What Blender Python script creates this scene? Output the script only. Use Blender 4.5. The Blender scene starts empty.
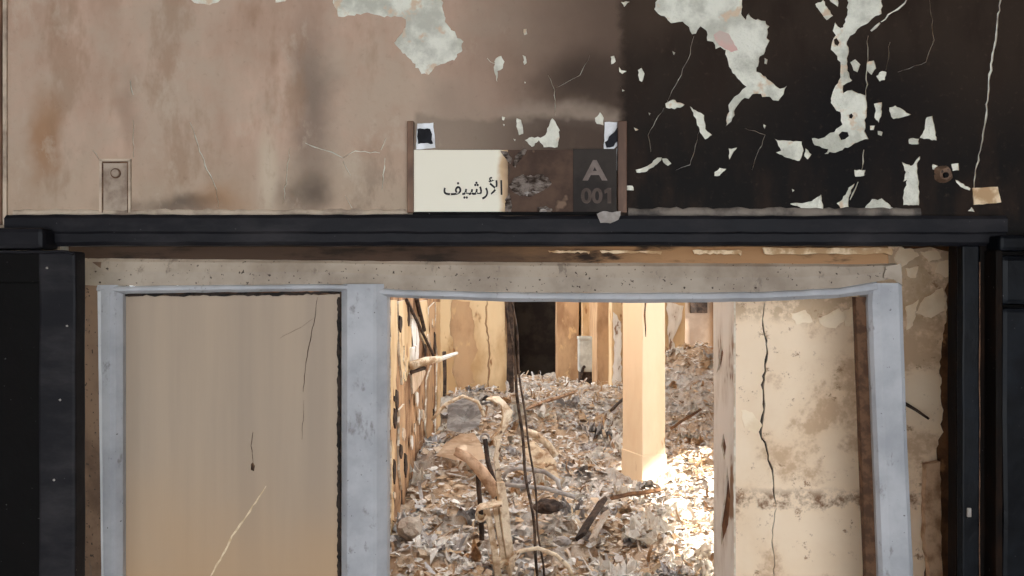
import bpy, bmesh, math, random
from mathutils import Vector, Matrix, noise as mnoise
from mathutils.geometry import delaunay_2d_cdt
R = random.Random(7)
SC = bpy.context.scene
COL = SC.collection
F = 800.0                 # focal length in pixels of the 1024x576 frame
CZ = 1.90                 # eye height
D0 = 1.80                 # distance of the sooty wall
# ------------------------------------------------------------------ camera, sky, sun, exposure
cd = bpy.data.cameras.new('camera'); cam = bpy.data.objects.new('camera', cd); COL.objects.link(cam)
cam.location = (0, 0, CZ); cam.rotation_euler = (math.pi/2, 0, 0)
cd.sensor_width = 36; cd.lens = F/1024*36; cd.clip_start = .05
SC.camera = cam
W = bpy.data.worlds.new('sky'); SC.world = W; W.use_nodes = True
W.node_tree.nodes['Background'].inputs[0].default_value = (.90, .95, 1.0, 1)
W.node_tree.nodes['Background'].inputs[1].default_value = 3.6
sl = bpy.data.lights.new('sun', 'SUN'); sun = bpy.data.objects.new('sun', sl); COL.objects.link(sun)
sl.energy = 18; sl.angle = .03; sl.color = (1, .93, .82)
sun.rotation_euler = Vector((-.80, .22, -.62)).to_track_quat('-Z', 'Y').to_euler()
SC.view_settings.view_transform = 'Standard'; SC.view_settings.look = 'None'
SC.view_settings.gamma = 1; SC.view_settings.use_curve_mapping = False
SC.view_settings.exposure = 0.35

# ------------------------------------------------------------------ helpers
def PX(x, y, Y=D0):                       # picture position at distance Y -> (X, Z)
    return ((x-512)*Y/F, CZ+(288-y)*Y/F)
def P3(x, y, Y=D0):
    a = PX(x, y, Y); return Vector((a[0], Y, a[1]))
def srgb(r, g, b):
    f = lambda c: (c/255/12.92) if c/255 <= .04045 else ((c/255+.055)/1.055)**2.4
    return (f(r), f(g), f(b), 1)

class NT:
    def __init__(s, name):
        s.m = bpy.data.materials.new(name); s.m.use_nodes = True
        s.t = s.m.node_tree; s.n = s.t.nodes; s.b = s.n['Principled BSDF']
        s.b.inputs['Specular IOR Level'].default_value = .25
        tc = s.n.new('ShaderNodeTexCoord'); s.obj = tc.outputs['Object']
    def L(s, a, b): s.t.links.new(a, b)
    def setin(s, sock, v):
        if isinstance(v, bpy.types.NodeSocket): s.L(v, sock)
        else: sock.default_value = v
    def math(s, op, a, b=0.0, c=None, clamp=False):
        n = s.n.new('ShaderNodeMath'); n.operation = op; n.use_clamp = clamp
        s.setin(n.inputs[0], a); s.setin(n.inputs[1], b)
        if c is not None: s.setin(n.inputs[2], c)
        return n.outputs[0]
    def mapping(s, v, loc=(0,0,0), rot=(0,0,0), sc=(1,1,1)):
        n = s.n.new('ShaderNodeMapping'); s.L(v, n.inputs[0])
        n.inputs[1].default_value = loc; n.inputs[2].default_value = rot; n.inputs[3].default_value = sc
        return n.outputs[0]
    def noise(s, scale, detail=4, rough=.55, vec=None, dist=0, color=False):
        n = s.n.new('ShaderNodeTexNoise'); s.L(vec or s.obj, n.inputs['Vector'])
        n.inputs['Scale'].default_value = scale; n.inputs['Detail'].default_value = detail
        n.inputs['Roughness'].default_value = rough; n.inputs['Distortion'].default_value = dist
        return n.outputs[1 if color else 0]
    def voro(s, scale, feature='F1', vec=None, out=0):
        n = s.n.new('ShaderNodeTexVoronoi'); n.feature = feature; s.L(vec or s.obj, n.inputs['Vector'])
        n.inputs['Scale'].default_value = scale
        return n.outputs[out]
    def ramp(s, v, lo, hi, a=0.0, b=1.0):
        n = s.n.new('ShaderNodeMapRange'); n.interpolation_type = 'SMOOTHSTEP'
        s.setin(n.inputs[0], v); n.inputs[1].default_value = lo; n.inputs[2].default_value = hi
        n.inputs[3].default_value = a; n.inputs[4].default_value = b
        return n.outputs[0]
    def mix(s, f, a, b, mode='MIX'):
        n = s.n.new('ShaderNodeMix'); n.data_type = 'RGBA'; n.blend_type = mode
        s.setin(n.inputs[0], f); s.setin(n.inputs[6], a); s.setin(n.inputs[7], b)
        return n.outputs[2]
    def cramp(s, v, stops):
        n = s.n.new('ShaderNodeValToRGB'); s.L(v, n.inputs[0]); e = n.color_ramp.elements
        e[0].position, e[0].color = stops[0]; e[1].position, e[1].color = stops[-1]
        for p, c in stops[1:-1]:
            k = e.new(p); k.color = c
        return n.outputs[0]
    def bump(s, h, strength=.4, dist=.004):
        n = s.n.new('ShaderNodeBump'); n.inputs['Strength'].default_value = strength
        n.inputs['Distance'].default_value = dist; s.setin(n.inputs['Height'], h)
        s.L(n.outputs[0], s.b.inputs['Normal'])
    def done(s, col, rough=.8):
        s.setin(s.b.inputs['Base Color'], col); s.setin(s.b.inputs['Roughness'], rough)
        return s.m

def blob(t, X, Y, cx, cy, rx, ry, lo=.35, hi=1.0):
    dx = t.math('MULTIPLY', t.math('SUBTRACT', X, cx), 1/rx); dy = t.math('MULTIPLY', t.math('SUBTRACT', Y, cy), 1/ry)
    d = t.math('SQRT', t.math('ADD', t.math('MULTIPLY', dx, dx), t.math('MULTIPLY', dy, dy)))
    return t.ramp(d, lo, hi, 1, 0)

def two_tone(name, a, b, scale=6, detail=5, rough=.8, lo=.4, hi=.6, bs=.3, bd=.003, stretch=(1,1,1), c=None, cs=30, cl=.62, ch=.7):
    t = NT(name); v = t.mapping(t.obj, sc=stretch)
    n = t.noise(scale, detail, .6, v); col = t.mix(t.ramp(n, lo, hi), a, b)
    if c: col = t.mix(t.ramp(t.noise(cs, 3, .6, v), cl, ch), col, c)
    t.bump(t.noise(scale*6, 6, .65, v), bs, bd)
    return t.done(col, rough)

M = {}
# soot-stained paint of the near wall (stains have their own shapes on the wall)
def make_soot():
    t = NT('sooty_paint'); t.b.inputs['Specular IOR Level'].default_value = .08
    nd = t.noise(5, 4, .6, color=True)
    sep = t.n.new('ShaderNodeSeparateXYZ'); t.L(t.obj, sep.inputs[0])
    sc = t.n.new('ShaderNodeSeparateColor'); t.L(nd, sc.inputs[0])
    k = F/D0
    X = t.math('ADD', t.math('MULTIPLY', sep.outputs[0], k), 512.0)
    Y = t.math('ADD', t.math('MULTIPLY', sep.outputs[2], -k), 288.0+CZ*k)
    Xs = X                                            # undistorted
    X = t.math('ADD', X, t.math('MULTIPLY', t.math('SUBTRACT', sc.outputs[0], .5), 70.0))
    Y = t.math('ADD', Y, t.math('MULTIPLY', t.math('SUBTRACT', sc.outputs[1], .5), 60.0))
    streak = t.noise(9, 5, .6, t.mapping(t.obj, sc=(1.3, 1, .5)))
    fine = t.noise(38, 5, .65)
    col = t.mix(t.ramp(streak, .25, .75), srgb(168,140,121), srgb(194,166,147))
    col = t.mix(t.ramp(t.noise(4.5, 5, .65), .38, .66), col, srgb(178,158,140))
    def lay(c, m, amt=1.0):
        nonlocal col
        col = t.mix(t.math('MULTIPLY', m, amt), col, c)
    lay(srgb(168,152,132), t.ramp(Y, 120, 200), .55)
    lay(srgb(150,112,80), blob(t, X, Y, 42, 140, 26, 70, .2), .75)
    lay(srgb(120,95,78), blob(t, X, Y, 130, 105, 22, 60, .0), .4)
    lay(srgb(120,105,94), blob(t, X, Y, 312, 105, 34, 150, .0), .8)
    lay(srgb(85,74,66), blob(t, X, Y, 312, 190, 40, 32, .0), .75)
    lay(srgb(196,180,160), blob(t, Xs, Y, 268, 170, 15, 60, .1), .85)
    lay(srgb(92,80,71), blob(t, X, Y, 185, 200, 70, 16, .1), .8)
    lay(srgb(160,118,82), blob(t, X, Y, 225, 195, 45, 22, .1), .45)
    lay(srgb(110,95,84), blob(t, X, Y, 118, 205, 30, 18, .1), .6)
    # general darkening to the right
    lay(srgb(122,103,90), t.ramp(X, 410, 545), .85)
    lay(srgb(82,67,58), t.ramp(X, 500, 620), .75)
    lay(srgb(60,50,44), blob(t, X, Y, 585, 85, 85, 55, .1), .8)
    lay(srgb(150,132,117), blob(t, X, Y, 455, 105, 45, 60, .1), .7)
    # pale rim just over the sign
    lay(srgb(150,134,120), t.math('MULTIPLY', t.math('MULTIPLY', t.ramp(Y, 100, 116), t.ramp(Y, 121, 132, 1, 0)), t.math('MULTIPLY', t.ramp(Xs, 470, 520), t.ramp(Xs, 616, 624, 1, 0))), .75)
    # area inside the sign rails
    ins = t.math('MULTIPLY', t.math('MULTIPLY', t.ramp(Xs, 412, 418), t.ramp(Xs, 612, 620, 1, 0)), t.math('MULTIPLY', t.ramp(Y, 116, 124), 1.0))
    lay(t.mix(t.ramp(Xs, 440, 560), srgb(140,124,110), srgb(74,62,55)), ins, .8)
    lay(srgb(142,112,88), t.math('MULTIPLY', t.ramp(t.noise(6.5, 5, .65, t.mapping(t.obj, loc=(5,2,1), sc=(1.4,1,.6))), .52, .66), t.ramp(Xs, 470, 330)), .45)
    lay(srgb(112,96,84), t.math('MULTIPLY', t.ramp(t.noise(8, 6, .7, t.mapping(t.obj, loc=(1,7,3), sc=(1,1,.5))), .56, .68), t.ramp(Y, 110, 200)), .45)
    lay(srgb(188,172,154), t.math('MULTIPLY', t.ramp(t.noise(11, 6, .7, t.mapping(t.obj, loc=(9,7,3), sc=(1,1,.6))), .56, .70), t.ramp(Xs, 560, 420)), .5)
    # burnt black half
    blk = t.ramp(t.math('ADD', Xs, t.math('MULTIPLY', t.math('SUBTRACT', fine, .5), 14.0)), 615, 628)
    bc = t.mix(t.ramp(Y, 20, 190), srgb(50,40,33), srgb(22,20,19))
    bc = t.mix(t.ramp(streak, .45, .7), bc, srgb(42,32,26))
    lay(bc, blk, 1)
    lay(srgb(18,17,18), t.math('MULTIPLY', blob(t, X, Y, 850, 130, 130, 120, .2), blk), .8)
    lay(srgb(74,60,50), t.math('MULTIPLY', blob(t, X, Y, 650, 10, 60, 60, .1), blk), .6)
    # hairline craquelure, fine blotches
    col = t.mix(t.math('MULTIPLY', t.ramp(t.noise(70, 4, .7), .55, .8), .25), col, srgb(95,78,66))
    t.bump(t.math('ADD', fine, t.math('MULTIPLY', t.noise(6, 3), 1.2)), .35, .004)
    M['soot'] = t.done(col, t.mix(blk, (.85,)*3+(1,), (.6,)*3+(1,)))
make_soot()
M['pale_plaster'] = two_tone('pale_plaster', srgb(230,229,216), srgb(190,189,176), 17, 6, .7, .40, .66, .7, .008, c=srgb(212,190,164), cs=24, cl=.58, ch=.68)
M['edge_plaster'] = two_tone('edge_plaster', srgb(225,215,198), srgb(196,176,152), 30)
M['caulk'] = two_tone('caulk', srgb(196,178,158), srgb(120,104,92), 12, 5, .8, .4, .75, .5, .004)
M['caulk_dark'] = two_tone('caulk_dark', srgb(128,118,108), srgb(72,66,62), 14, 5, .7, .4, .65, .5, .004)
def charred(name, a, b, rough, scale=8, stretch=(1,1,1)):
    t = NT(name); v = t.mapping(t.obj, sc=stretch)
    n = t.noise(scale, 6, .65, v)
    col = t.mix(t.ramp(n, .42, .72), a, b)
    col = t.mix(t.ramp(t.noise(90, 3, .6), .70, .78), col, srgb(92,90,90))
    t.bump(t.noise(scale*4, 6, .6, v), .35, .004)
    t.b.inputs['Specular IOR Level'].default_value = .1
    return t.done(col, t.ramp(n, .3, .7, rough-.1, rough+.15))
M['char'] = charred('charred_paint', srgb(26,26,30), srgb(54,52,54), .5, 7, (.4,1,1))  # lighter tone paints a dusty sheen into the black
M['char_dark'] = charred('charred_dark', srgb(9,8,8), srgb(18,16,16), .65)
M['char_blue'] = charred('charred_blue', srgb(10,12,16), srgb(24,28,34), .35, 6)
M['char_brown'] = charred('charred_brown', srgb(16,12,10), srgb(40,27,19), .75, 10, (1,1,.5))
def make_packing():
    t = NT('packing_board')
    v = t.mapping(t.obj, sc=(.5,1,2)); n = t.noise(6, 6, .65, v)
    sep = t.n.new('ShaderNodeSeparateXYZ'); t.L(t.obj, sep.inputs[0])
    f = t.ramp(t.math('ADD', sep.outputs[0], t.math('MULTIPLY', t.math('SUBTRACT', n, .5), .9)), -.15, .45)
    col = t.mix(f, srgb(66,50,40), srgb(156,120,86)); col = t.mix(t.ramp(t.noise(9, 6, .65, v), .5, .64), col, srgb(40,30,24))
    t.bump(n, .3, .004); return t.done(col, .85)
M['packing'] = make_packing()
M['brown_wood'] = two_tone('scorched_wood', srgb(120,86,58), srgb(66,46,34), 5, 6, .8, .4, .65, .4, .004, (.5,1,2), c=srgb(30,22,18), cs=9, cl=.55, ch=.68)
M['torn_edge'] = two_tone('torn_fibre', srgb(226,204,172), srgb(178,146,110), 24, 5, .9)
def frame_mat(name, a, b, spot, sl=.66, sh=.70, soot=None):
    t = NT(name)
    col = t.mix(t.ramp(t.noise(7, 5, .6), .35, .7), a, b)
    col = t.mix(t.ramp(t.noise(26, 5, .7, t.mapping(t.obj, sc=(1,1,.5))), .58, .7), col, t.mix(.5, b, srgb(110,100,92)))
    col = t.mix(t.ramp(t.noise(120, 2, .5), sl, sh), col, spot)
    if soot: col = t.mix(t.ramp(t.noise(3.2, 5, .6), .5, .72), col, soot)
    t.bump(t.noise(45, 5, .6), .3, .003)
    return t.done(col, .6)
M['frame_blue'] = frame_mat('blue_grey_paint', srgb(182,183,187), srgb(156,158,163), srgb(92,88,88), .72, .78)
M['frame_tan'] = frame_mat('scorched_cream_paint', srgb(168,155,140), srgb(138,124,110), srgb(70,58,50), .66, .72)
M['frame_scorch'] = frame_mat('scorched_brown_paint', srgb(134,108,88), srgb(86,64,50), srgb(60,48,40), .64, .7)
M['gap'] = two_tone('dark_gap', srgb(52,42,36), srgb(24,20,18), 40)
def make_panel():
    t = NT('tan_board')
    v = t.mapping(t.obj, sc=(7, 1, .35)); n = t.noise(1.6, 5, .6, v)
    col = t.mix(t.ramp(n, .3, .7), srgb(162,145,128), srgb(174,155,135))
    sep = t.n.new('ShaderNodeSeparateXYZ'); t.L(t.obj, sep.inputs[0])
    z = t.math('ADD', sep.outputs[2], t.math('MULTIPLY', t.noise(3, 3), .3))
    col = t.mix(t.ramp(z, 1.75, 1.15), col, srgb(186,153,117))
    t.bump(t.noise(30, 5, .6, v), .1, .002)
    return t.done(col, .6)
M['panel'] = make_panel()
M['scratch'] = two_tone('pale_scratch', srgb(228,210,180), srgb(200,176,140), 40)
M['crack_brown'] = two_tone('crack_brown', srgb(112,84,64), srgb(80,58,44), 40)
def make_cream():
    t = NT('cream_plaster')
    n1 = t.noise(3.2, 6, .62, dist=.4); n2 = t.noise(11, 6, .7)
    col = t.mix(t.ramp(n1, .35, .7), srgb(247,224,196), srgb(236,208,176))
    col = t.mix(t.ramp(t.math('ADD', t.math('MULTIPLY', n1, .55), t.math('MULTIPLY', n2, .45)), .52, .60), col, srgb(208,176,144))
    sep = t.n.new('ShaderNodeSeparateXYZ'); t.L(t.obj, sep.inputs[0])
    zz = t.math('ADD', sep.outputs[2], t.math('MULTIPLY', t.math('SUBTRACT', n2, .5), .10))
    band = t.math('MULTIPLY', t.ramp(zz, 1.315, 1.335), t.ramp(zz, 1.355, 1.385, 1, 0))
    col = t.mix(t.math('MULTIPLY', band, t.ramp(n2, .42, .58)), col, srgb(134,100,76))
    top = t.math('MULTIPLY', t.ramp(zz, 1.80, 1.84), t.ramp(n2, .42, .52))
    col = t.mix(t.math('MULTIPLY', top, .6), col, srgb(180,150,116))
    col = t.mix(t.ramp(t.noise(24, 6, .75), .59, .68), col, srgb(168,132,102))
    t.bump(t.math('ADD', n2, t.math('MULTIPLY', t.noise(60, 4), .3)), .35, .006)
    return t.done(col, .85)
M['cream'] = make_cream()
M['cream_flake'] = two_tone('cream_flake', srgb(252,232,204), srgb(240,216,184), 12)
M['white_flake'] = two_tone('white_flaked_paint', srgb(242,238,230), srgb(214,206,194), 14, 5, .8, .4, .7, .4, .004, (1,1,.4), c=srgb(150,122,98), cs=14, cl=.60, ch=.66)
M['brick_brown'] = two_tone('exposed_brown', srgb(124,86,58), srgb(78,54,38), 9, 6, .9, .4, .65, .7, .008, c=srgb(168,120,80), cs=20, cl=.6, ch=.72)
M['dark_room'] = two_tone('dark_brown', srgb(84,72,62), srgb(60,50,44), 3)  # even dark brown for the far recess
M['plaster_warm'] = two_tone('warm_plaster', srgb(228,200,158), srgb(196,160,116), 2.6, 6, .85, .4, .66, .5, .008, (1,1,.5), c=srgb(160,116,78), cs=7, cl=.6, ch=.68)
M['plaster_orange'] = two_tone('orange_brown_plaster', srgb(198,162,124), srgb(156,120,88), 3, 6, .85, .4, .66, .5, .01, (1,1,.5), c=srgb(214,178,132), cs=8, cl=.6, ch=.7)
M['plaster_grey'] = two_tone('grey_plaster', srgb(176,158,140), srgb(150,132,116), 2, 5, .85)
M['pillar'] = two_tone('pillar_plaster', srgb(246,224,192), srgb(232,204,168), 3, 6, .8, .4, .7, .35, .006, (1,1,.3), c=srgb(190,148,100), cs=10, cl=.64, ch=.72)
M['charwall'] = two_tone('charred_board_wall', srgb(206,166,126), srgb(128,92,66), 4.5, 7, .9, .36, .64, .8, .015, (1,1.6,.7), c=srgb(60,44,35), cs=9, cl=.58, ch=.66)
M['floor'] = two_tone('dusty_floor', srgb(130,115,100), srgb(96,82,70), 4)
M['ceil'] = two_tone('smoked_ceiling', srgb(150,138,126), srgb(110,98,88), 2)
def make_heap(name, base, island):
    t = NT(name)
    n = t.noise(1.6, 5, .6); n2 = t.noise(14, 6, .7)
    if island:
        g = t.n.new('ShaderNodeNewGeometry')
        c = t.cramp(g.outputs['Random Per Island'], [(0, srgb(120,94,72)), (.08, srgb(170,138,106)), (.22, srgb(208,182,150)), (.42, srgb(218,206,192)), (.68, srgb(192,188,186)), (.85, srgb(232,226,218)), (1, srgb(242,238,230))])
        c = t.mix(t.ramp(n2, .58, .8), c, srgb(150,120,92))
        c = t.mix(t.math('MULTIPLY', t.ramp(n, .56, .68), .6), c, srgb(190,160,132))
    else:
        c = t.mix(t.ramp(n, .38, .62), srgb(190,164,136), srgb(188,182,174))
        c = t.mix(t.ramp(n2, .5, .75), c, srgb(122,100,82))
        c = t.mix(t.ramp(t.noise(34, 4, .7), .58, .68), c, srgb(214,200,182))
    t.bump(t.noise(40, 6, .7), .8, .012)
    return t.done(c, .85)
M['heap'] = make_heap('ash_and_dirt', None, False)
M['scrap'] = make_heap('scrap_mix', None, True)
def make_paper():
    t = NT('crumpled_paper')
    oi = t.n.new('ShaderNodeObjectInfo')
    c = t.cramp(oi.outputs['Random'], [(0, srgb(150,112,80)), (.2, srgb(206,174,136)), (.45, srgb(226,214,196)), (.7, srgb(190,186,184)), (1, srgb(240,236,228))])
    c = t.mix(t.ramp(t.noise(9, 5, .65), .52, .70), c, srgb(128,98,74))
    t.bump(t.noise(30, 5, .7), .5, .006)
    return t.done(c, .85)
M['paper'] = make_paper()
M['pale_plastic'] = two_tone('heat_bleached_plastic', srgb(236,220,194), srgb(176,144,110), 16, 5, .7, .42, .64, .6, .006, c=srgb(110,84,64), cs=12, cl=.62, ch=.7)
M['brown_pipe'] = two_tone('scorched_pipe', srgb(206,172,142), srgb(150,116,88), 18, 5, .85, .4, .65, .6, .006)
M['rust_dark'] = two_tone('dark_burnt_steel', srgb(84,68,58), srgb(48,39,34), 14)
M['wire'] = two_tone('burnt_wire', srgb(104,88,76), srgb(60,50,44), 25)
M['stone'] = two_tone('grey_rubble', srgb(190,176,160), srgb(150,134,118), 8, 5, .9, .4, .7, .7, .01)
M['card'] = two_tone('tan_cardboard', srgb(226,202,174), srgb(194,164,134), 7, 5, .85)
M['white_box'] = two_tone('white_enamel', srgb(206,208,200), srgb(180,180,172), 6, 4, .5)
M['ash_grey'] = two_tone('ash_grey', srgb(184,178,172), srgb(140,132,126), 10)
M['rail_brown'] = two_tone('smoked_metal', srgb(132,100,78), srgb(88,64,50), 8, 5, .45, stretch=(1,1,.4))
M['pad'] = two_tone('adhesive_pad', srgb(238,240,244), srgb(216,216,218), 20)
M['clip'] = two_tone('black_clip', srgb(34,34,40), srgb(22,22,26), 30)
M['ink'] = two_tone('printed_ink', srgb(52,50,50), srgb(44,42,42), 30)
M['sign_grey'] = two_tone('smoked_letter', srgb(124,112,106), srgb(108,96,90), 30)
M['sign_grey2'] = two_tone('smoked_letter_dark', srgb(88,76,70), srgb(74,63,57), 30)
M['sign_dark'] = two_tone('number_plate', srgb(56,50,46), srgb(44,39,37), 12)
M['sign_burnt'] = two_tone('burnt_plate', srgb(90,70,58), srgb(66,50,42), 8, c=srgb(120,98,82), cs=16)
M['film'] = two_tone('blistered_film', srgb(170,156,146), srgb(74,60,52), 34, 5, .2, .42, .62, 1.0, .01, (1,1,2.2), c=srgb(206,196,190), cs=26, cl=.6, ch=.66)  # pale stripes paint highlights onto the glossy wrinkles
def make_signcream():
    t = NT('cream_name_plate')
    sep = t.n.new('ShaderNodeSeparateXYZ'); t.L(t.obj, sep.inputs[0])
    x = t.math('ADD', t.math('MULTIPLY', sep.outputs[0], F/D0), t.math('ADD', t.math('MULTIPLY', t.noise(20, 3), 14.0), 505.0))
    col = t.mix(t.ramp(x, 492, 500), srgb(232,226,208), srgb(196,164,126))
    col = t.mix(t.ramp(x, 498, 508), col, srgb(110,84,66))
    return t.done(col, .45)
M['sign_cream'] = make_signcream()

def link(o, parent=None):
    COL.objects.link(o)
    if parent: o.parent = parent
    return o
def tag(o, label, cat, group=None):
    o['label'] = label; o['category'] = cat
    if group: o['group'] = group
    return o
def struct(o, label=None):
    o['kind'] = 'structure'
    if label: o['label'] = label
    return o
def thing(name, label, cat, loc=(0,0,0), group=None):
    o = bpy.data.objects.new(name, None); o.empty_display_size = .1; link(o); o.location = loc
    return tag(o, label, cat, group)
def finish(name, me, mat, parent=None, smooth=False):
    o = bpy.data.objects.new(name, me)
    if mat is not None:
        for m in (mat if isinstance(mat, (list, tuple)) else [mat]): me.materials.append(M[m])
    if smooth:
        for p in me.polygons: p.use_smooth = True
    link(o, parent)
    if parent:                                       # vertices are given in world coordinates
        me.transform(Matrix.Translation(-parent.matrix_basis.translation if not parent.parent else -(parent.matrix_basis.translation+parent.parent.matrix_basis.translation)))
    return o
def obj(name, bm, mat, parent=None, smooth=False):
    bmesh.ops.recalc_face_normals(bm, faces=bm.faces)
    me = bpy.data.meshes.new(name); bm.to_mesh(me); bm.free()
    return finish(name, me, mat, parent, smooth)
def box(bm, x0, x1, y0, y1, z0, z1, bev=0.0):
    g = bmesh.ops.create_cube(bm, size=1)['verts']
    for v in g: v.co = Vector((x0+(v.co.x+.5)*(x1-x0), y0+(v.co.y+.5)*(y1-y0), z0+(v.co.z+.5)*(z1-z0)))
    if bev:
        e = list({e for v in g for e in v.link_edges})
        bmesh.ops.bevel(bm, geom=e, offset=bev, segments=2, affect='EDGES', profile=.6)
def rough_edges(bm, amt, freq, seed=0):
    for v in bm.verts:
        n = mnoise.noise_vector(v.co*freq+Vector((seed, seed*2, 3)))
        v.co += n*amt
def bxo(name, mat, parent, x0, x1, y0, y1, z0, z1, bev=0, cuts=0, amt=0, freq=8, seed=0):
    bm = bmesh.new(); box(bm, x0, x1, y0, y1, z0, z1, bev)
    if cuts:
        L = max(x1-x0, y1-y0, z1-z0)
        for _ in range(cuts):
            es = [e for e in bm.edges if e.calc_length() > L/(2**cuts)*1.05]
            if es: bmesh.ops.subdivide_edges(bm, edges=es, cuts=1, use_grid_fill=True)
        rough_edges(bm, amt, freq, seed)
    return obj(name, bm, mat, parent)
def tube(bm, pts, r, n=8, r2=None):
    pts = [Vector(p) for p in pts]; rings = []
    for i, p in enumerate(pts):
        d = (pts[min(i+1, len(pts)-1)]-pts[max(i-1, 0)]).normalized()
        u = d.cross(Vector((.31, .9, .2))).normalized(); w = d.cross(u)
        rr = r if r2 is None else r+(r2-r)*i/(len(pts)-1)
        rings.append([bm.verts.new(p+(u*math.cos(2*math.pi*k/n)+w*math.sin(2*math.pi*k/n))*rr) for k in range(n)])
    for a, b in zip(rings, rings[1:]):
        for k in range(n): bm.faces.new((a[k], a[(k+1)%n], b[(k+1)%n], b[k]))
    bm.faces.new(rings[0]); bm.faces.new(list(reversed(rings[-1])))
def strip(bm, pts, width_dir, width, th):
    """a bent strap: pts centre line, width_dir vector, thickness th"""
    pts = [Vector(p) for p in pts]; wd = Vector(width_dir).normalized(); rings = []
    for i, p in enumerate(pts):
        d = (pts[min(i+1, len(pts)-1)]-pts[max(i-1, 0)]).normalized(); n = d.cross(wd).normalized()
        w = width[i] if isinstance(width, (list, tuple)) else width
        rings.append([bm.verts.new(p+wd*a*w/2+n*b*th/2) for a, b in ((-1,-1),(1,-1),(1,1),(-1,1))])
    for a, b in zip(rings, rings[1:]):
        for k in range(4): bm.faces.new((a[k], a[(k+1)%4], b[(k+1)%4], b[k]))
    bm.faces.new(rings[0]); bm.faces.new(list(reversed(rings[-1])))

def jag(poly, amp, step=None, rnd=None, closed=True):
    rnd = rnd or R; out = []; n = len(poly)
    for i in range(n if closed else n-1):
        a = poly[i]; b = poly[(i+1)%n]; L = math.hypot(b[0]-a[0], b[1]-a[1]); k = max(1, int(L/(step or 5)))
        for j in range(k):
            t = j/k; o = amp if j else amp*.3
            out.append((a[0]+(b[0]-a[0])*t+rnd.uniform(-o, o), a[1]+(b[1]-a[1])*t+rnd.uniform(-o, o)))
    if not closed: out.append(poly[-1])
    return out
def crack_poly(pts, w, amp=1.2, step=5, taper=True):
    c = jag(pts, amp, step, closed=False); n = len(c); l = []; r = []
    for i, p in enumerate(c):
        q = c[min(i+1, n-1)]; o = c[max(i-1, 0)]; dx, dy = q[0]-o[0], q[1]-o[1]; m = math.hypot(dx, dy) or 1
        k = (w/2)*R.uniform(.55, 1.3)*(math.sin(math.pi*min(1, max(0, (i+.4)/(n-.2)))) ** .4 if taper else 1)
        l.append((p[0]-dy/m*k, p[1]+dx/m*k)); r.append((p[0]+dy/m*k, p[1]-dx/m*k))
    return l+r[::-1]
def inside(pt, poly):
    x, y = pt; c = False; j = len(poly)-1
    for i in range(len(poly)):
        xi, yi = poly[i]; xj, yj = poly[j]
        if (yi > y) != (yj > y) and x < (xj-xi)*(y-yi)/(yj-yi)+xi: c = not c
        j = i
    return c
def slab(name, polys, mats, parent, thick, fn, islands=()):
    """flat sheet of given thickness from outer outline + holes (+ islands in the holes); fn maps (a, b, depth) to the world"""
    vs = []; es = []
    allp = list(polys)+list(islands)
    for p in allp:
        k = len(vs); n = len(p); vs += [Vector(q) for q in p]; es += [(k+i, k+(i+1)%n) for i in range(n)]
    ov, oe, of = delaunay_2d_cdt(vs, es, [], 0, 1e-7)[:3]
    bb = [(min(q[0] for q in p), max(q[0] for q in p), min(q[1] for q in p), max(q[1] for q in p)) for p in allp]
    def hit(i, c):
        b = bb[i]; return b[0] <= c[0] <= b[1] and b[2] <= c[1] <= b[3] and inside(c, allp[i])
    keep = []; no = len(polys)
    for f in of:
        c = sum((ov[i] for i in f), Vector((0, 0)))/len(f)
        if any(hit(i, c) for i in range(no, len(allp))) or (hit(0, c) and not any(hit(i, c) for i in range(1, no))): keep.append(f)
    used = {}; 
    for f in keep:
        for i in f: used.setdefault(i, len(used))
    inv = [None]*len(used)
    for i, k in used.items(): inv[k] = ov[i]
    n = len(inv); h = thick/2
    verts = [fn(v.x, v.y, -h) for v in inv]+[fn(v.x, v.y, h) for v in inv]
    tris = [tuple(used[i] for i in f) for f in keep]; cnt = {}
    for f in tris:
        for i in range(len(f)):
            e = (f[i], f[(i+1)%len(f)]); cnt[e] = cnt.get(e, 0)+1
    faces = list(tris)+[tuple(i+n for i in reversed(f)) for f in tris]; nf = len(faces)
    for (i, j) in cnt:
        if (j, i) not in cnt: faces.append((j, i, i+n, j+n))
    me = bpy.data.meshes.new(name); me.from_pydata(verts, [], faces); me.update()
    bm = bmesh.new(); bm.from_mesh(me); bmesh.ops.recalc_face_normals(bm, faces=bm.faces); bm.to_mesh(me); bm.free()
    ob = finish(name, me, mats, parent)
    if len(me.materials) > 1:
        for k, p in enumerate(me.polygons): p.material_index = 1 if k >= nf else 0
    return ob
def px_fn(Y):                                       # picture-frame outlines laid onto the plane at distance Y
    return lambda a, b, c: (a, Y+c, b)
def topx(poly, Y): return [PX(x, y, Y) for x, y in poly]

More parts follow.
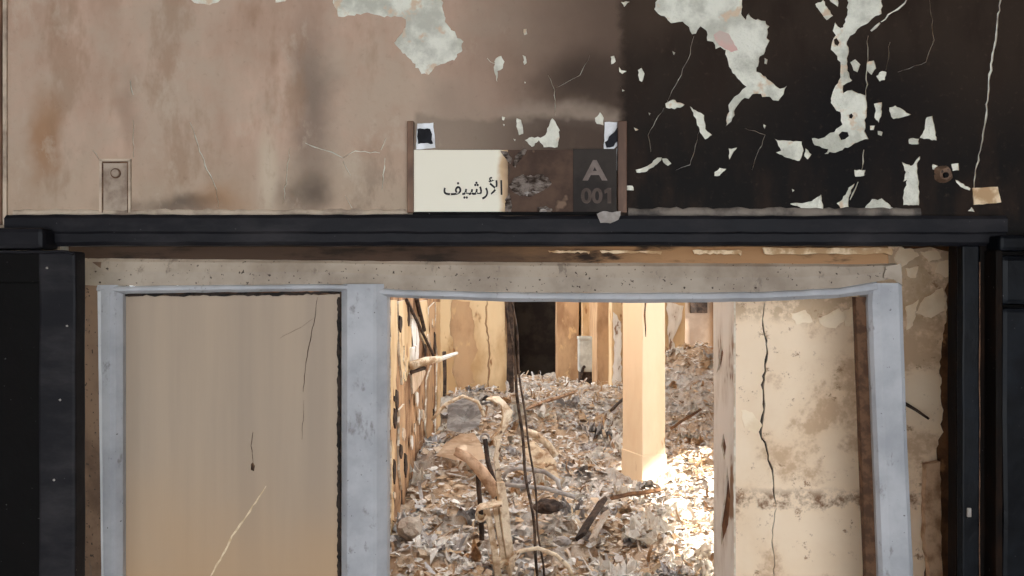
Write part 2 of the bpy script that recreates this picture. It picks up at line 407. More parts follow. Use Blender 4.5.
# ================================================================== SETTING: shell
struct(bxo('floor', 'floor', None, -3.2, 4.0, -4.0, 12.4, -.1, 0))
bm = bmesh.new()                                   # smoked ceiling; holes added out of view to let skylight into the room
hole_list = [(-.55, .70, 2.7, 7.0), (-1.8, .3, 8.4, 11.2), (1.9, 2.7, 7.9, 9.3)]
ye_ = sorted({-4.0, 12.4}|{h[2] for h in hole_list}|{h[3] for h in hole_list})
for y0_, y1_ in zip(ye_, ye_[1:]):
    x_ = -3.2
    for h in sorted(h for h in hole_list if h[2] <= y0_ and h[3] >= y1_):
        box(bm, x_, h[0], y0_, y1_, 3.1, 3.2); x_ = h[1]
    box(bm, x_, 4.0, y0_, y1_, 3.1, 3.2)
struct(obj('ceiling', bm, 'ceil'))
struct(bxo('wall_shade_left', 'ceil', None, -3.3, -3.2, -4.0, 1.8, 0, 3.1)); struct(bxo('wall_shade_right', 'ceil', None, 4.0, 4.1, -4.0, 1.8, 0, 3.1))  # unseen side walls, added to cut the skylight on the near wall

# ---- near wall: plaster body with doorway, paint coat with peeled holes
xl, zt = PX(60, 243); xr, _ = PX(962, 247)
TH = .035
bm = bmesh.new(); y0, y1 = D0+.003, D0+TH
box(bm, -3.2, xl, y0, y1, 0, 3.1); box(bm, xr, 4.0, y0, y1, 0, 3.1); box(bm, xl, xr, y0, y1, zt, 3.1)
wall_front = struct(obj('wall_front', bm, 'pale_plaster'), 'soot-stained wall with peeling paint above the doorway')

def S(off, sc, pts): return [(off[0]+x/sc, off[1]+y/sc) for x, y in pts]
big = []
big.append(('m', S((640,0), 4.8, [(85,-60),(85,0),(70,45),(100,75),(150,110),(205,105),(235,130),(250,165),(268,160),(290,125),(325,165),(325,195),(350,200),(362,235),(385,225),(412,240),(420,290),(440,335),(480,385),(510,415),(480,445),(435,490),(412,576),(414,605),(440,585),(455,555),(460,520),(490,480),(560,450),(610,465),(665,485),(690,450),(705,410),(670,425),(640,400),(600,365),(560,345),(570,280),(600,245),(620,195),(608,180),(620,125),(600,100),(555,95),(520,65),(510,95),(490,75),(490,0),(505,-70),(440,-130),(380,-110),(300,-190),(230,-120),(150,-140)])))
k8 = lambda pts: S((760,100), 3.88, pts)
big.append(('m', S((780,0), 4.8, [(325,-60),(325,60),(305,130),(290,135),(265,108),(255,150),(270,170),(250,200),(245,240),(275,270),(290,320),(290,370),(262,425),(245,485)]) +
  k8([(275,10),(315,55),(320,95),(290,125),(250,145),(200,150),(205,165),(240,185),(265,190),(250,208),(285,205),(340,185),(390,160),(420,150),(405,120),(415,40)]) +
  S((780,0), 4.8, [(412,460),(385,450),(345,430),(305,445),(305,410),(345,385),(325,340),(328,260),(320,200),(350,165),(400,120),(440,90),(488,65),(488,-60),(450,-130),(410,-100),(370,-170)])))
big.append(('m', S((320,0), 6.4, [(60,-80),(80,0),(110,85),(115,105),(200,100),(320,85),(410,110),(500,105),(550,125),(545,175),(475,275),(580,380),(650,475),(695,480),(735,425),(800,405),(860,385),(910,320),(905,280),(920,265),(870,225),(800,140),(785,60),(780,-80),(690,-200),(560,-150),(430,-230),(300,-130),(180,-160)])))
c3 = lambda pts: S((624,0), 2.56, pts)
c2 = lambda pts: S((330,0), 2.923, pts)
small3 = [[(490,10),(510,0),(535,40),(520,52),(492,18)], [(525,0),(548,0),(548,18),(535,8)], [(580,160),(592,152),(605,165),(598,185),(588,180)],
 [(622,160),(640,155),(645,175),(633,192),(622,180)], [(645,195),(660,182),(672,185),(668,205),(655,208)], [(640,265),(660,262),(660,285),(652,315),(641,300),(645,285)],
 [(630,322),(642,322),(640,333),(631,333)], [(650,335),(662,338),(660,348),(650,345)], [(680,275),(695,270),(735,293),(715,300),(690,305),(682,290)],
 [(775,300),(790,297),(795,325),(800,360),(757,352),(770,330)], [(730,355),(755,355),(755,368),(730,368)], [(385,355),(400,360),(455,362),(460,385),(450,412),(425,405),(398,395),(390,390),(402,385)],
 [(465,380),(480,395),(470,408),(462,400)], [(712,415),(735,425),(745,415),(758,400),(750,425),(755,470),(755,525),(715,525),(715,500),(725,460),(715,465),(722,440)],
 [(590,435),(618,435),(615,450),(592,452)], [(610,540),(635,510),(650,512),(660,508),(700,540)], [(425,522),(450,520),(480,515),(505,498),(510,540),(480,540),(450,530)],
 [(545,520),(560,510),(575,480),(590,470),(575,505),(575,530),(555,535)], [(268,380),(290,378),(270,408)], [(232,440),(245,430),(262,432),(245,450),(232,450)],
 [(30,435),(60,425),(85,403),(97,403),(90,415),(60,438),(32,442)], [(97,405),(108,405),(122,418),(112,425),(100,415)], [(5,475),(22,475),(25,487),(8,487)],
 [(25,325),(38,332),(30,336)], [(105,265),(125,255),(155,268),(130,280),(108,275)], [(168,272),(205,295),(208,330),(225,345),(208,357),(195,340),(185,305)],
 [(357,318),(364,322),(360,330)], [(124,131),(132,135),(127,141)], [(360,148),(368,152),(366,164),(360,162)], [(430,484),(437,487),(432,491)],
 [(790,420),(802,424),(801,437),(790,434)], [(838,420),(856,418),(858,436),(842,438)], [(880,540),(890,530),(898,543)], [(848,460),(862,468),(888,482),(886,488),(862,478)], [(62,288),(68,290),(65,296)]]
small2 = [[(565,85),(575,85),(577,100),(568,103)], [(485,170),(500,163),(510,180),(505,200),(490,207),(488,240),(482,215),(478,195)], [(562,160),(572,165),(575,185),(568,190)],
 [(820,165),(830,163),(835,180),(822,188)], [(845,195),(852,205),(868,208),(855,217),(846,210)], [(900,205),(910,198),(920,215),(912,240),(905,235)], [(848,250),(862,265),(855,268)],
 [(850,5),(875,5),(860,20)], [(545,345),(558,350),(565,390),(552,395),(545,370)], [(635,375),(650,345),(665,370),(672,380),(665,430),(625,430),(610,410),(590,430),(570,410),(590,400),(615,402),(630,395)],
 [(502,340),(512,342),(509,352),(503,350)], [(505,362),(512,364),(508,370)], [(775,345),(790,328),(800,345),(800,366),(780,362)], [(568,238),(573,240),(570,245)], [(535,405),(543,407),(540,413)]]
for s in small3: big.append(('s', c3(s)))
for s in small2: big.append(('s', c2(s)))
big.append(('m', S((0,0), 2.56, [(480,-20),(490,2),(515,10),(535,14),(560,6),(580,-20)])))
big.append(('s', S((0,0), 2.56, [(700,-20),(705,6),(730,4),(750,-20)])))
cracks = [([(1003,-20),(997,30),(992,60),(989,85),(984,130),(977,165),(973,192)], 3), ([(912,-8),(905,3),(893,12),(881,22)], 2.2), ([(880,23),(871,31)], 4),
 ([(868,36),(867,70),(866,110)], 1.5), ([(864,150),(861,172)], 1.5), ([(858,182),(850,200)], 2), ([(190,122),(205,165),(217,190),(218,208)], 1.6), ([(305,143),(325,150),(343,158)], 1.5), ([(343,158),(355,151),(380,153)], 1.5),
 ([(381,150),(386,138)], 1.3), ([(385,158),(382,190)], 1.5), ([(343,161),(351,176)], 1.1), ([(290,148),(283,203)], 1.2), ([(694,36),(688,60),(676,85),(667,102)], .8), ([(664,108),(648,135),(651,152)], .8),
 ([(555,116),(555,90),(548,75)], .9), ([(556,88),(580,75),(590,55)], .8), ([(130,80),(133,95)], 2.5), ([(487,58),(495,64)], 1.2), ([(890,42),(886,70)], .7), ([(930,0),(934,40),(926,62),(898,72)], .7),
 ([(700,130),(690,165),(676,170)], .7), ([(745,128),(765,135),(752,170)], .6), ([(345,195),(352,208)], 1.0), ([(133,120),(134,158)], 1.1), ([(98,158),(92,150)], 1.0)]
outer = [(-900,-260),(1900,-260),(1900,1130),(964,1130),(964,240),(60,240),(60,1130),(-900,1130)]
holes = [outer]; patches = []; isl = []
for kind, p in big:
    q = jag(p, 1.3 if kind == 'm' else .75, 3 if kind == 'm' else 2.4); holes.append(q); patches.append((kind, p))
for p, w in cracks: holes.append(crack_poly(p, w*.72, .9, 5))
isl.append(jag(S((760,100),3.88,[(305,135),(318,122),(340,125),(345,140),(330,152),(315,155)]), .4, 3))
isl.append(jag(S((760,100),3.88,[(346,58),(355,52),(362,62),(355,72),(347,70)]), .3, 3))
isl.append(jag(S((780,0),4.8,[(258,190),(272,182),(286,205),(276,220),(262,212)]), .3, 3))
slab('paint_coat', [topx(h, D0) for h in holes], ['soot', 'edge_plaster'], wall_front, .0024, px_fn(D0+.0012), [topx(h, D0) for h in isl])
for kind, p in patches:
    cx = sum(a for a, _ in p)/len(p); cy = sum(b for _, b in p)/len(p)
    xs = [a for a, _ in p]; ys = [b for _, b in p]
    if max(max(xs)-min(xs), max(ys)-min(ys)) < 7: continue
    q = [(cx+(a-cx)*1.06, cy+(b-cy)*1.06) for a, b in p]
    slab('bare_plaster_patch', [topx(q, D0)], 'pale_plaster', wall_front, .0005, px_fn(D0+.0027))
# pinkish under-coat remnant and half-torn flakes in the largest patch
pk = S((640,0), 4.8, [(355,165),(385,145),(425,160),(440,185),(470,240),(440,250),(412,235),(380,215),(360,190)])
M['pink'] = two_tone('pink_undercoat', srgb(208,168,160), srgb(196,176,166), 20)
slab('undercoat_remnant', [topx(jag(pk, .8, 3), D0)], 'pink', wall_front, .0006, px_fn(D0+.0019))
# ragged bead of caulk over the head casing
def bead(name, x0, x1, mat, ya, yb):
    bm = bmesh.new(); n = int((x1-x0)/6); prev = None
    for i in range(n+1):
        x = x0+(x1-x0)*i/n; t = ya+R.uniform(-1.2, 1.2); rings = []
        for yy, d in ((t, .0), (t+1, -.004), (yb, -.006), (yb+1, .0)):
            v = P3(x, yy); v.y += d; rings.append(bm.verts.new(v))
        if prev:
            for k in range(3): bm.faces.new((prev[k], prev[k+1], rings[k+1], rings[k]))
        prev = rings
    return obj(name, bm, mat, wall_front, True)
bead('caulk_bead', 14, 408, 'caulk', 209.5, 216); bead('caulk_bead', 628, 920, 'caulk_dark', 208, 216)
# corner strip at the far left of the wall
bxo('corner_strip', 'rail_brown', wall_front, PX(-60,0)[0], PX(4,0)[0], D0-.012, D0, PX(0,225)[1], 3.1, .002)
bxo('corner_bead', 'caulk', wall_front, PX(4,0)[0], PX(8,0)[0], D0-.006, D0, PX(0,225)[1], 3.1, .002)

# ---- casings
def casing(name, mat, pts_top, pts_bot, ydep, proud, label):
    bm = bmesh.new(); prev = None
    for (xa, ya), (xb, yb) in zip(pts_top, pts_bot):
        a = P3(xa, ya); b = P3(xb, yb); r = []
        h = (b-a)
        for t, d in ((0, 0), (0, proud*.75), (.12, proud), (.55, proud), (.62, proud*.8), (.88, proud*.8), (1, proud*.5), (1, 0)):
            v = a+h*t; v.y -= d; r.append(bm.verts.new(v))
        if prev:
            for k in range(7): bm.faces.new((prev[k], prev[k+1], r[k+1], r[k]))
        else: bm.faces.new(r)
        prev = r
    bm.faces.new(list(reversed(prev)))
    return struct(obj(name, bm, mat), label)
xs = [12+i*(1000-12)/60 for i in range(61)]
casing('trim_1', 'char', [(x, 215.5+R.uniform(-.5,.5)+(1.2 if x > 500 else 0)) for x in xs], [(x, 246+R.uniform(-.5,.5)) for x in xs], D0, .028, 'charred black door head casing running across the wall')
# scuffed bare smear on the casing below the sign
slab('scuff', [topx(jag(S((400,100),4.266,[(835,490),(860,480),(900,485),(935,480),(925,515),(890,530),(850,530)]), .8, 3), D0)], 'ash_grey', None, .001, px_fn(D0-.0285)).parent = bpy.data.objects['trim_1']
# right jamb: outer casing, thin brown seam, inner dark rebate
zb = 0
struct(bxo('trim_2', 'char_blue', None, PX(957,0)[0], PX(974,0)[0], D0-.022, D0+.002, zb, PX(0,246)[1], .004, 5, .0015, 9), 'glossy black right door jamb casing')
j = bxo('brown_seam', 'crack_brown', bpy.data.objects['trim_2'], PX(974.8,0)[0], PX(976,0)[0], D0-.016, D0+.002, zb, PX(0,262)[1], 0, 5, .002, 14)
bxo('outer_jamb', 'char_brown', bpy.data.objects['trim_2'], PX(977,0)[0], PX(994,0)[0], D0-.012, D0+.002, zb, PX(0,246)[1], .003)
bxo('bolt_head', 'ash_grey', bpy.data.objects['trim_2'], PX(961,0)[0], PX(965,0)[0], D0-.026, D0-.02, PX(0,514)[1], PX(0,505)[1], .0015)
# right reveal: burnt brown lining on the inner side of the jamb
struct(bxo('trim_3', 'char_brown', None, PX(962,0)[0]-.012, PX(962,0)[0]-.001, D0+.003, D0+TH+.002, 0, zt-.001, .002, 5, .002, 11), 'burnt brown lining on the inner side of the right jamb')
bm = bmesh.new(); box(bm, xl, xr, D0+.002, D0+TH+.004, zt-.006, zt-.0005, .001); struct(obj('trim_10', bm, 'char_brown'), 'burnt brown lining under the door head')
# scorched packing board between casing and inner frame
bm = bmesh.new()
YB = D0+.115
pt = []
n = 70
prev = None
for i in range(n+1):
    x = 50+(888-50)*i/n; top = 240; bot = 266+R.uniform(-1, 1)
    r = []
    for yy, d in ((top, .02), (top, 0), (bot, -.004), (bot, .02)):
        v = P3(x, yy, YB); v.y += d; r.append(bm.verts.new(v))
    if prev:
        for k in range(3): bm.faces.new((prev[k], prev[k+1], r[k+1], r[k]))
    else: bm.faces.new(r)
    prev = r
bm.faces.new(list(reversed(prev)))
struct(obj('trim_4', bm, 'packing'), 'scorched brown packing board above the grey frame')
# pale torn fibre strips hanging from its edge
for x0, x1, ya, yb in ((600,662,250.5,253), (693,742,250,254), (763,893,247.5,254), (548,590,250.5,252.5)):
    p = [(x0, ya)]+[(x0+(x1-x0)*i/14, ya+R.uniform(-.4,.8)) for i in range(1,14)]+[(x1, ya+1),(x1-1, yb+1.5)]+[(x1-(x1-x0)*i/14, yb+R.uniform(-1,.8)) for i in range(1,14)]+[(x0+2, yb)]
    slab('torn_strip', [topx(p, YB-.015)], 'torn_edge', None, .006, px_fn(YB-.012)).parent = bpy.data.objects['trim_4']

# ================================================================== blue-grey inner frame with board infill
YF = D0+.10                      # frame front
fr = thing('partition_frame', 'warped blue-grey painted frame with a tan board filling its left bay', 'frame', (PX(490,0,YF)[0], YF, 0))
def lerp_poly(poly, t):
    for (x0, y0), (x1, y1) in zip(poly, poly[1:]):
        if x0 <= t <= x1: return y0+(y1-y0)*(t-x0)/(x1-x0)
    return poly[0][1] if t < poly[0][0] else poly[-1][1]
H_top = [(80,258),(200,259),(400,261),(600,262.5),(760,263),(860,264),(900,263)]
H_mid = [(80,285),(120,286),(340,284),(400,290),(520,292.5),(640,293),(760,292),(840,288),(880,281),(900,276)]
H_bot = [(80,293),(120,293.5),(340,291),(388,297),(500,301.5),(640,303),(760,301.5),(840,298),(870,294),(900,290)]
def loft_h(name, tops, bots, x0, x1, prof, mat, par, n=60):
    bm = bmesh.new(); prev = None
    for i in range(n+1):
        x = x0+(x1-x0)*i/n; a = P3(x, lerp_poly(tops, x)+R.uniform(-.3,.3), YF); b = P3(x, lerp_poly(bots, x)+R.uniform(-.3,.3), YF); r = []
        for t, d in prof:
            v = a+(b-a)*t; v.y += d; r.append(bm.verts.new(v))
        if prev:
            for k in range(len(prof)-1): bm.faces.new((prev[k], prev[k+1], r[k+1], r[k]))
            bm.faces.new((prev[-1], prev[0], r[0], r[-1]))
        else: bm.faces.new(r)
        prev = r
    bm.faces.new(list(reversed(prev)))
    return obj(name, bm, mat, par)
def loft_v(name, lefts, rights, y0, z_end, prof, mat, par, n=40):
    """member following x(y) edges; rows go from picture row y0 down to the floor"""
    bm = bmesh.new(); prev = None
    ye = 288+(CZ-z_end)*F/YF
    for i in range(n+1):
        y = y0+(ye-y0)*i/n; a = P3(lerp_poly(lefts, y), y, YF); b = P3(lerp_poly(rights, y), y, YF); r = []
        for t, d in prof:
            v = a+(b-a)*t; v.y += d+R.uniform(-.0006,.0006); r.append(bm.verts.new(v))
        if prev:
            for k in range(len(prof)-1): bm.faces.new((prev[k], prev[k+1], r[k+1], r[k]))
            bm.faces.new((prev[-1], prev[0], r[0], r[-1]))
        else: bm.faces.new(r)
        prev = r
    bm.faces.new(list(reversed(prev)))
    return obj(name, bm, mat, par)
head = loft_h('header', H_top, H_mid, 82, 898, [(0,.05),(0,.012),(.12,.002),(.5,-.004),(1,-.002),(1,.05)], 'frame_tan', fr)
loft_h('header_bead', H_mid, H_bot, 99, 876, [(0,.04),(0,-.002),(.12,-.008),(.35,-.011),(.62,-.011),(.75,-.006),(1,.004),(1,.04)], 'frame_blue', head)
lp = loft_v('post', [(258,66),(576,66)], [(258,101),(576,103)], 262, 0, [(0,.05),(0,.016),(.4,.006),(1,-.002),(1,.05)], 'frame_scorch', fr)
loft_v('post_bead', [(284,98),(576,102)], [(284,121.5),(576,121.5)], 285, 0, [(0,.04),(0,-.003),(.2,-.010),(.6,-.012),(.8,-.006),(1,.006),(1,.04)], 'frame_blue', lp)
mu = loft_v('mullion', [(283,341),(576,341)], [(283,387),(576,387)], 284, 0, [(0,.045),(0,.006),(.10,-.006),(.16,-.012),(.72,-.012),(.80,-.015),(.88,-.008),(1,.004),(1,.045)], 'frame_blue', fr)
rp = loft_v('post', [(262,872),(300,868),(400,872),(576,879)], [(262,900),(300,902),(430,906),(576,913)], 283, 0, [(0,.05),(0,.002),(.08,-.008),(.3,-.012),(.85,-.010),(1,-.002),(1,.05)], 'frame_blue', fr)
loft_v('rebate', [(295,861),(400,865),(576,872)], [(295,868.5),(400,872.5),(576,879.5)], 297, 0, [(0,.05),(0,.03),(1,.012),(1,.05)], 'crack_brown', rp)
# corner patch: cream top of the right post where paint is gone
slab('corner_flake', [topx(jag([(884,267),(899,264),(901,286),(893,280),(882,278)], .6, 3), YF)], 'frame_tan', None, .002, px_fn(YF-.008)).parent = fr
fl = bpy.data.objects['corner_flake']; fl.data.transform(Matrix.Translation(-fr.location))
# infill board; dark strips stand in for shade in the gaps around it
YP = YF+.022
x0, x1 = PX(123,0,YP)[0], PX(340,0,YP)[0]
pt_ = [(123,576),(123,296)]+[(123+(340-123)*i/40, 295.5-1.5*i/40+R.uniform(-1.0,1.2)) for i in range(41)]+[(340,576)]
pz = jag([(123,300),(123.5,800)], .7, 5, closed=False)
hol = [crack_poly([(318,297),(315,318),(309,345),(305,372),(303,392)], .8, .7, 5), crack_poly([(314,318),(300,328),(280,338)], .3, .7, 5), crack_poly([(253,432),(251,446),(253,462)], .7, .6, 4), [(251,464),(253,462),(255,466),(254,471),(251,470)], crack_poly([(304,400),(302,440)], .4, .5, 5)]
top = [(123+(340-123)*i/40, 295.5-1.5*i/40+R.uniform(-.9,1.6)) for i in range(41)]
board_outline = top+[(340,1080),(123.5,1080)]
pan = slab('infill_board', [topx(p, YP) for p in [board_outline]+hol], ['panel', 'crack_brown'], fr, .006, px_fn(YP+.003))
bxo('board_backing', 'crack_brown', pan, x0-.01, x1+.01, YP+.008, YP+.012, .02, PX(0,292,YP)[1])
sc = crack_poly([(266,486),(256,502),(244,520),(232,536),(222,556),(210,578),(204,592)], 2.0, .7, 5)
slab('scratch', [topx(sc, YP)], 'scratch', pan, .0006, px_fn(YP-.0004))
for xx in (121.6, 339.2):
    pl = crack_poly([(xx,297),(xx,430),(xx+.2,700),(xx,1060)], 3.2, .5, 3, False)
    slab('gap_shade', [topx(pl, YP)], 'gap', fr, .004, px_fn(YP-.003))
pl = crack_poly([(122,294.5),(200,294.5),(270,294),(340,292.5)], 3.0, .8, 4, False)
slab('gap_shade', [topx(pl, YP)], 'gap', fr, .004, px_fn(YP-.003))

# ================================================================== charred door leaves folded back on both sides
YD = D0-.055
dl = thing('door_leaf', 'charred black door leaf folded back left of the grey frame', 'door', (PX(20,0,YD)[0], YD, 0))
zT = PX(0,251,YD)[1]
bxo('stile', 'char', dl, PX(38,0,YD)[0], PX(75,0,YD)[0], YD, YD+.045, .01, zT, .006, 5, .0025, 6, 3)
bxo('panel', 'char_dark', dl, PX(-260,0,YD)[0], PX(38,0,YD)[0], YD+.014, YD+.04, .01, zT-.01, .002)
bxo('top_rail', 'char_dark', dl, PX(-260,0,YD)[0], PX(40,0,YD)[0], YD+.002, YD+.044, PX(0,283,YD)[1], zT-.002, .004)
bm = bmesh.new(); tube(bm, [P3(x, 252+R.uniform(-.5,.5)+(2 if x > 70 else 0), YD-.001) for x in range(-40, 77, 6)], .0035, 6); obj('edge_lip', bm, 'char', dl, True)
for x, y in ((47,268),(67,326),(54,480),(60,400)):
    bm = bmesh.new(); bmesh.ops.create_icosphere(bm, subdivisions=1, radius=.0028, matrix=Matrix.Translation(P3(x, y, YD-.001))); obj('screw', bm, 'ash_grey', dl)
bm = bmesh.new()
for i, x in enumerate(range(-200, 49, 8)):
    pass
ledge = bxo('head_cap', 'char', dl, PX(-260,0,YD)[0], PX(46,0,YD)[0], YD-.012, YD+.052, PX(0,249,YD)[1], PX(0,228,YD)[1], .010)
dr = thing('door_leaf', 'charred glossy black door leaf folded back at the right picture edge', 'door', (PX(1060,0,YD)[0], YD, 0))
bxo('stile', 'char_brown', dr, PX(996,0,YD)[0], PX(1003,0,YD)[0], YD, YD+.045, .01, PX(0,250,YD)[1], .004)
bxo('panel', 'char_blue', dr, PX(1004,0,YD)[0], PX(1300,0,YD)[0], YD+.006, YD+.045, .01, PX(0,308,YD)[1], .01, 3, .004, 4, 9)
bxo('upper_panel', 'char_blue', dr, PX(1004,0,YD)[0], PX(1300,0,YD)[0], YD+.006, YD+.045, PX(0,305,YD)[1], PX(0,255,YD)[1], .012)
bxo('head_cap', 'char_blue', dr, PX(998,0,YD)[0], PX(1300,0,YD)[0], YD-.008, YD+.05, PX(0,251,YD)[1], PX(0,235,YD)[1], .008)

# ================================================================== sign above the door
YS = D0-.010
sg = thing('door_sign', 'scorched door sign with cream Arabic name plate and dark A 001 square', 'sign', (PX(516,0)[0], YS, PX(0,213)[1]))
def sbox(name, mat, x0, x1, ya, yb, y0, y1, bev=.0008, par=sg):
    a = PX(x0, yb, YS); b = PX(x1, ya, YS); return bxo(name, mat, par, a[0], b[0], y0, y1, a[1], b[1], bev)
for a, b in ((407.5,414),(617.5,626.5)):
    sbox('side_rail', 'rail_brown', a, b, 121.5, 213, YS-.008, D0, .002)
cp = sbox('name_plate', 'sign_cream', 413.5, 508, 150, 213, YS-.002, D0)
ragged = [(507,150)]+[(573,150)]+[(573,213)]+[(508,213)]+[(508+R.uniform(-3,3), 213-i*6) for i in range(1,10)]
bp = slab('burnt_plate', [topx(ragged, YS)], 'sign_burnt', sg, .008, px_fn(YS+.003))
npl = sbox('number_plate', 'sign_dark', 573, 616.5, 149, 212, YS-.003, D0)
sbox('bottom_lip', 'char_dark', 413, 618, 212, 215, YS-.006, D0, .0006)
pads = []
for pts, nm in (([(417,123),(433,122),(435,147),(416,149)], 'l'), ([(605,121.5),(620,122),(620,143),(612,150),(604,149)], 'r'), ([(614.5,152),(618.5,146),(618.5,168),(615.5,172)], 'r')):
    pads.append(slab('adhesive_pad', [topx(jag(pts, .5, 4), YS)], 'pad', sg, .003, px_fn(D0-.003)))
for pts in ([(417.5,129),(430,129),(432,134),(431,139),(433,143),(418,143.5)], [(605,142),(612,134),(617,128),(620,127),(620,137),(614,146),(607,147)]):
    slab('mounting_clip', [topx(jag(pts, .8, 3), YS)], 'clip', sg, .009, px_fn(D0-.007))
def text(body, x0, x1, ya, yb, mat, parent, name, Y, bold=0.0):
    cu = bpy.data.curves.new('t', 'FONT'); cu.body = body; cu.extrude = .0004; cu.offset = bold; cu.size = 1
    o = bpy.data.objects.new('t', cu); COL.objects.link(o)
    dg = bpy.context.evaluated_depsgraph_get(); me = bpy.data.meshes.new_from_object(o.evaluated_get(dg))
    bpy.data.objects.remove(o); bpy.data.curves.remove(cu)
    xs = [v.co.x for v in me.vertices]; ys = [v.co.y for v in me.vertices]
    print('TEXT', repr(body), len(me.vertices))
    a = PX(x0, yb, Y); b = PX(x1, ya, Y)
    for v in me.vertices:
        u = (v.co.x-min(xs))/(max(xs)-min(xs)); w = (v.co.y-min(ys))/(max(ys)-min(ys))
        v.co = Vector((a[0]+u*(b[0]-a[0]), Y+v.co.z, a[1]+w*(b[1]-a[1])))
    me.name = name; me.materials.clear()
    return finish(name, me, mat, parent)
text('\uFED2\uFEF4\uFEB7\uFEAD\uFEF7\uFE8D', 443.5, 502.5, 177, 199.5, 'ink', cp, 'lettering', YS-.0024, .012)
text('A', 582.5, 607.5, 160, 180.5, 'sign_grey', npl, 'lettering', YS-.0034, .03)
text('00', 581, 602.5, 188, 203.5, 'sign_grey2', npl, 'lettering', YS-.0034, .03)
slab('lettering', [topx([(604,190.5),(607.5,188),(611,188),(611,203.5),(607.3,203.5),(607.3,192.5),(604.6,194)], YS)], 'sign_grey2', npl, .0008, px_fn(YS-.0034))
# blistered film over the burnt plate
for pts, amp in (([(509,186),(514,178),(522,175),(534,176),(543,174),(552,183),(548,188),(540,192),(530,197),(520,196),(513,192)], .004), ([(500,150),(506,151),(512,158),(510,164),(503,156)], .003), ([(512,165),(516,155),(523,149),(527,150),(520,160),(515,168)], .003), ([(505,200),(509,193),(512,205),(511,212),(505,212)], .003), ([(537,207),(546,206),(553,210),(550,213),(538,212)], .003)):
    bm = bmesh.new(); q = jag(pts, .7, 2); cx = sum(a for a, _ in q)/len(q); cy = sum(b for _, b in q)/len(q); rings = []
    for s, d in ((1, 0), (.75, .6), (.5, .35), (.25, .9)):
        rings.append([])
        for a, b in q:
            v = P3(cx+(a-cx)*s, cy+(b-cy)*s, YS); v.y = YS-.001-amp*d-R.uniform(0, amp*.8); rings[-1].append(bm.verts.new(v))
    for r1, r2 in zip(rings, rings[1:]):
        for k in range(len(q)): bm.faces.new((r1[k], r1[(k+1)%len(q)], r2[(k+1)%len(q)], r2[k]))
    bm.faces.new(rings[-1]); obj('blistered_film', bm, 'film', bp)

# small plate with a round knob let into the wall, left
bp2 = thing('push_plate', 'small soot-stained plate with a round button let into the wall', 'switch', (PX(117,0)[0], D0, PX(0,213)[1]))
M['plate'] = two_tone('smoked_plate', srgb(170,154,138), srgb(130,112,98), 12, c=srgb(84,72,64), cs=7)
a = PX(103, 212); b = PX(129, 162)
bxo('plate', 'plate', bp2, a[0], b[0], D0-.003, D0+.001, a[1], b[1], .001)
for x0, x1, ya, yb, mt in ((100,103,160,213,'caulk'),(129,131.5,160,213,'caulk'),(100,131.5,159,161.5,'caulk'),(102.6,104,163,213,'crack_brown'),(128,129.2,163,213,'crack_brown'),(103,129,162,163.4,'crack_brown')):
    u = PX(x0, yb); v = PX(x1, ya); bxo('rim' if mt == 'caulk' else 'groove', mt, bp2, u[0], v[0], D0-.005, D0+.001, u[1], v[1], .0008)
for r, d, mt, nm in ((.0125, .0045, 'crack_brown', 'button_ring'), (.009, .0075, 'plate', 'button')):
    bm = bmesh.new(); p = P3(116.5, 173.5); bmesh.ops.create_cone(bm, cap_ends=True, segments=24, radius1=r, radius2=r*.92, depth=d*2, matrix=Matrix.Translation(p)@Matrix.Rotation(math.pi/2, 4, 'X')); obj(nm, bm, mt, bp2)
# burnt fixture and cream tag, right
fx = thing('burnt_fixture', 'burnt brown remnant of a round wall fixture beside the cream tag', 'fixture', (PX(944,0)[0], D0, PX(0,176)[1]))
bm = bmesh.new(); bmesh.ops.create_cone(bm, cap_ends=True, segments=20, radius1=.022, radius2=.014, depth=.016, matrix=Matrix.Translation(P3(944,174,D0-.006))@Matrix.Rotation(math.pi/2,4,'X')); rough_edges(bm, .004, 60); obj('socket_ring', bm, 'frame_scorch', fx)
bm = bmesh.new(); bmesh.ops.create_cone(bm, cap_ends=True, segments=16, radius1=.008, radius2=.006, depth=.02, matrix=Matrix.Translation(P3(944,175.5,D0-.008))@Matrix.Rotation(math.pi/2,4,'X')); obj('socket_core', bm, 'char_dark', fx)
tg = slab('wall_tag', [topx(jag([(972,188),(997,187),(1000.5,202.5),(973,205)], .4, 4), D0)], 'torn_edge', None, .003, px_fn(D0-.0016))
tag(tg, 'small cream rectangular tag stuck on the black wall at the right', 'tag')

# ================================================================== ROOM BEYOND
# ---- plastered partition wall behind the right bay
YW = 2.10; TW = .207
xa = PX(735,0,YW)[0]
wp = struct(bxo('wall_partition', 'brick_brown', None, xa, 2.98, YW+.006, YW+TW, 0, 3.1), 'cream plastered wall stub behind the right bay')
edge = [(949,252),(955,262),(957,270),(949,280),(944,290),(947,297),(946,312),(944,330),(941,352),(939,370),(941,383),(940,396),(943,410),(940,424),(943,432),(938,440),(936,452),(937,462)]
e2 = [(931,470),(930,490),(929,512),(925,540),(924,576),(926,700),(925,1000)]
coat = [(736,-30),(880,-30),(905,40)]+[(915,252)]
coat = [(735.3,-60),(902,-60),(902,250),(915,249),(930,247),(940,250)]+jag(edge, 1.0, 4, closed=False)+jag(e2, 1.0, 4, closed=False)+[(735.3,1000)]
crk = [crack_poly([(764,303),(763,325),(767,350),(762,385),(764,410),(760,432),(768,455),(773,480),(776,505)], 2.6, 1.2, 5), crack_poly([(776,508),(772,530),(774,560),(772,585)], 1.1, 1.2, 5)]
slab('plaster_coat', [topx(p, YW) for p in [coat]+crk], ['cream', 'edge_plaster'], wp, .007, px_fn(YW+.0015))
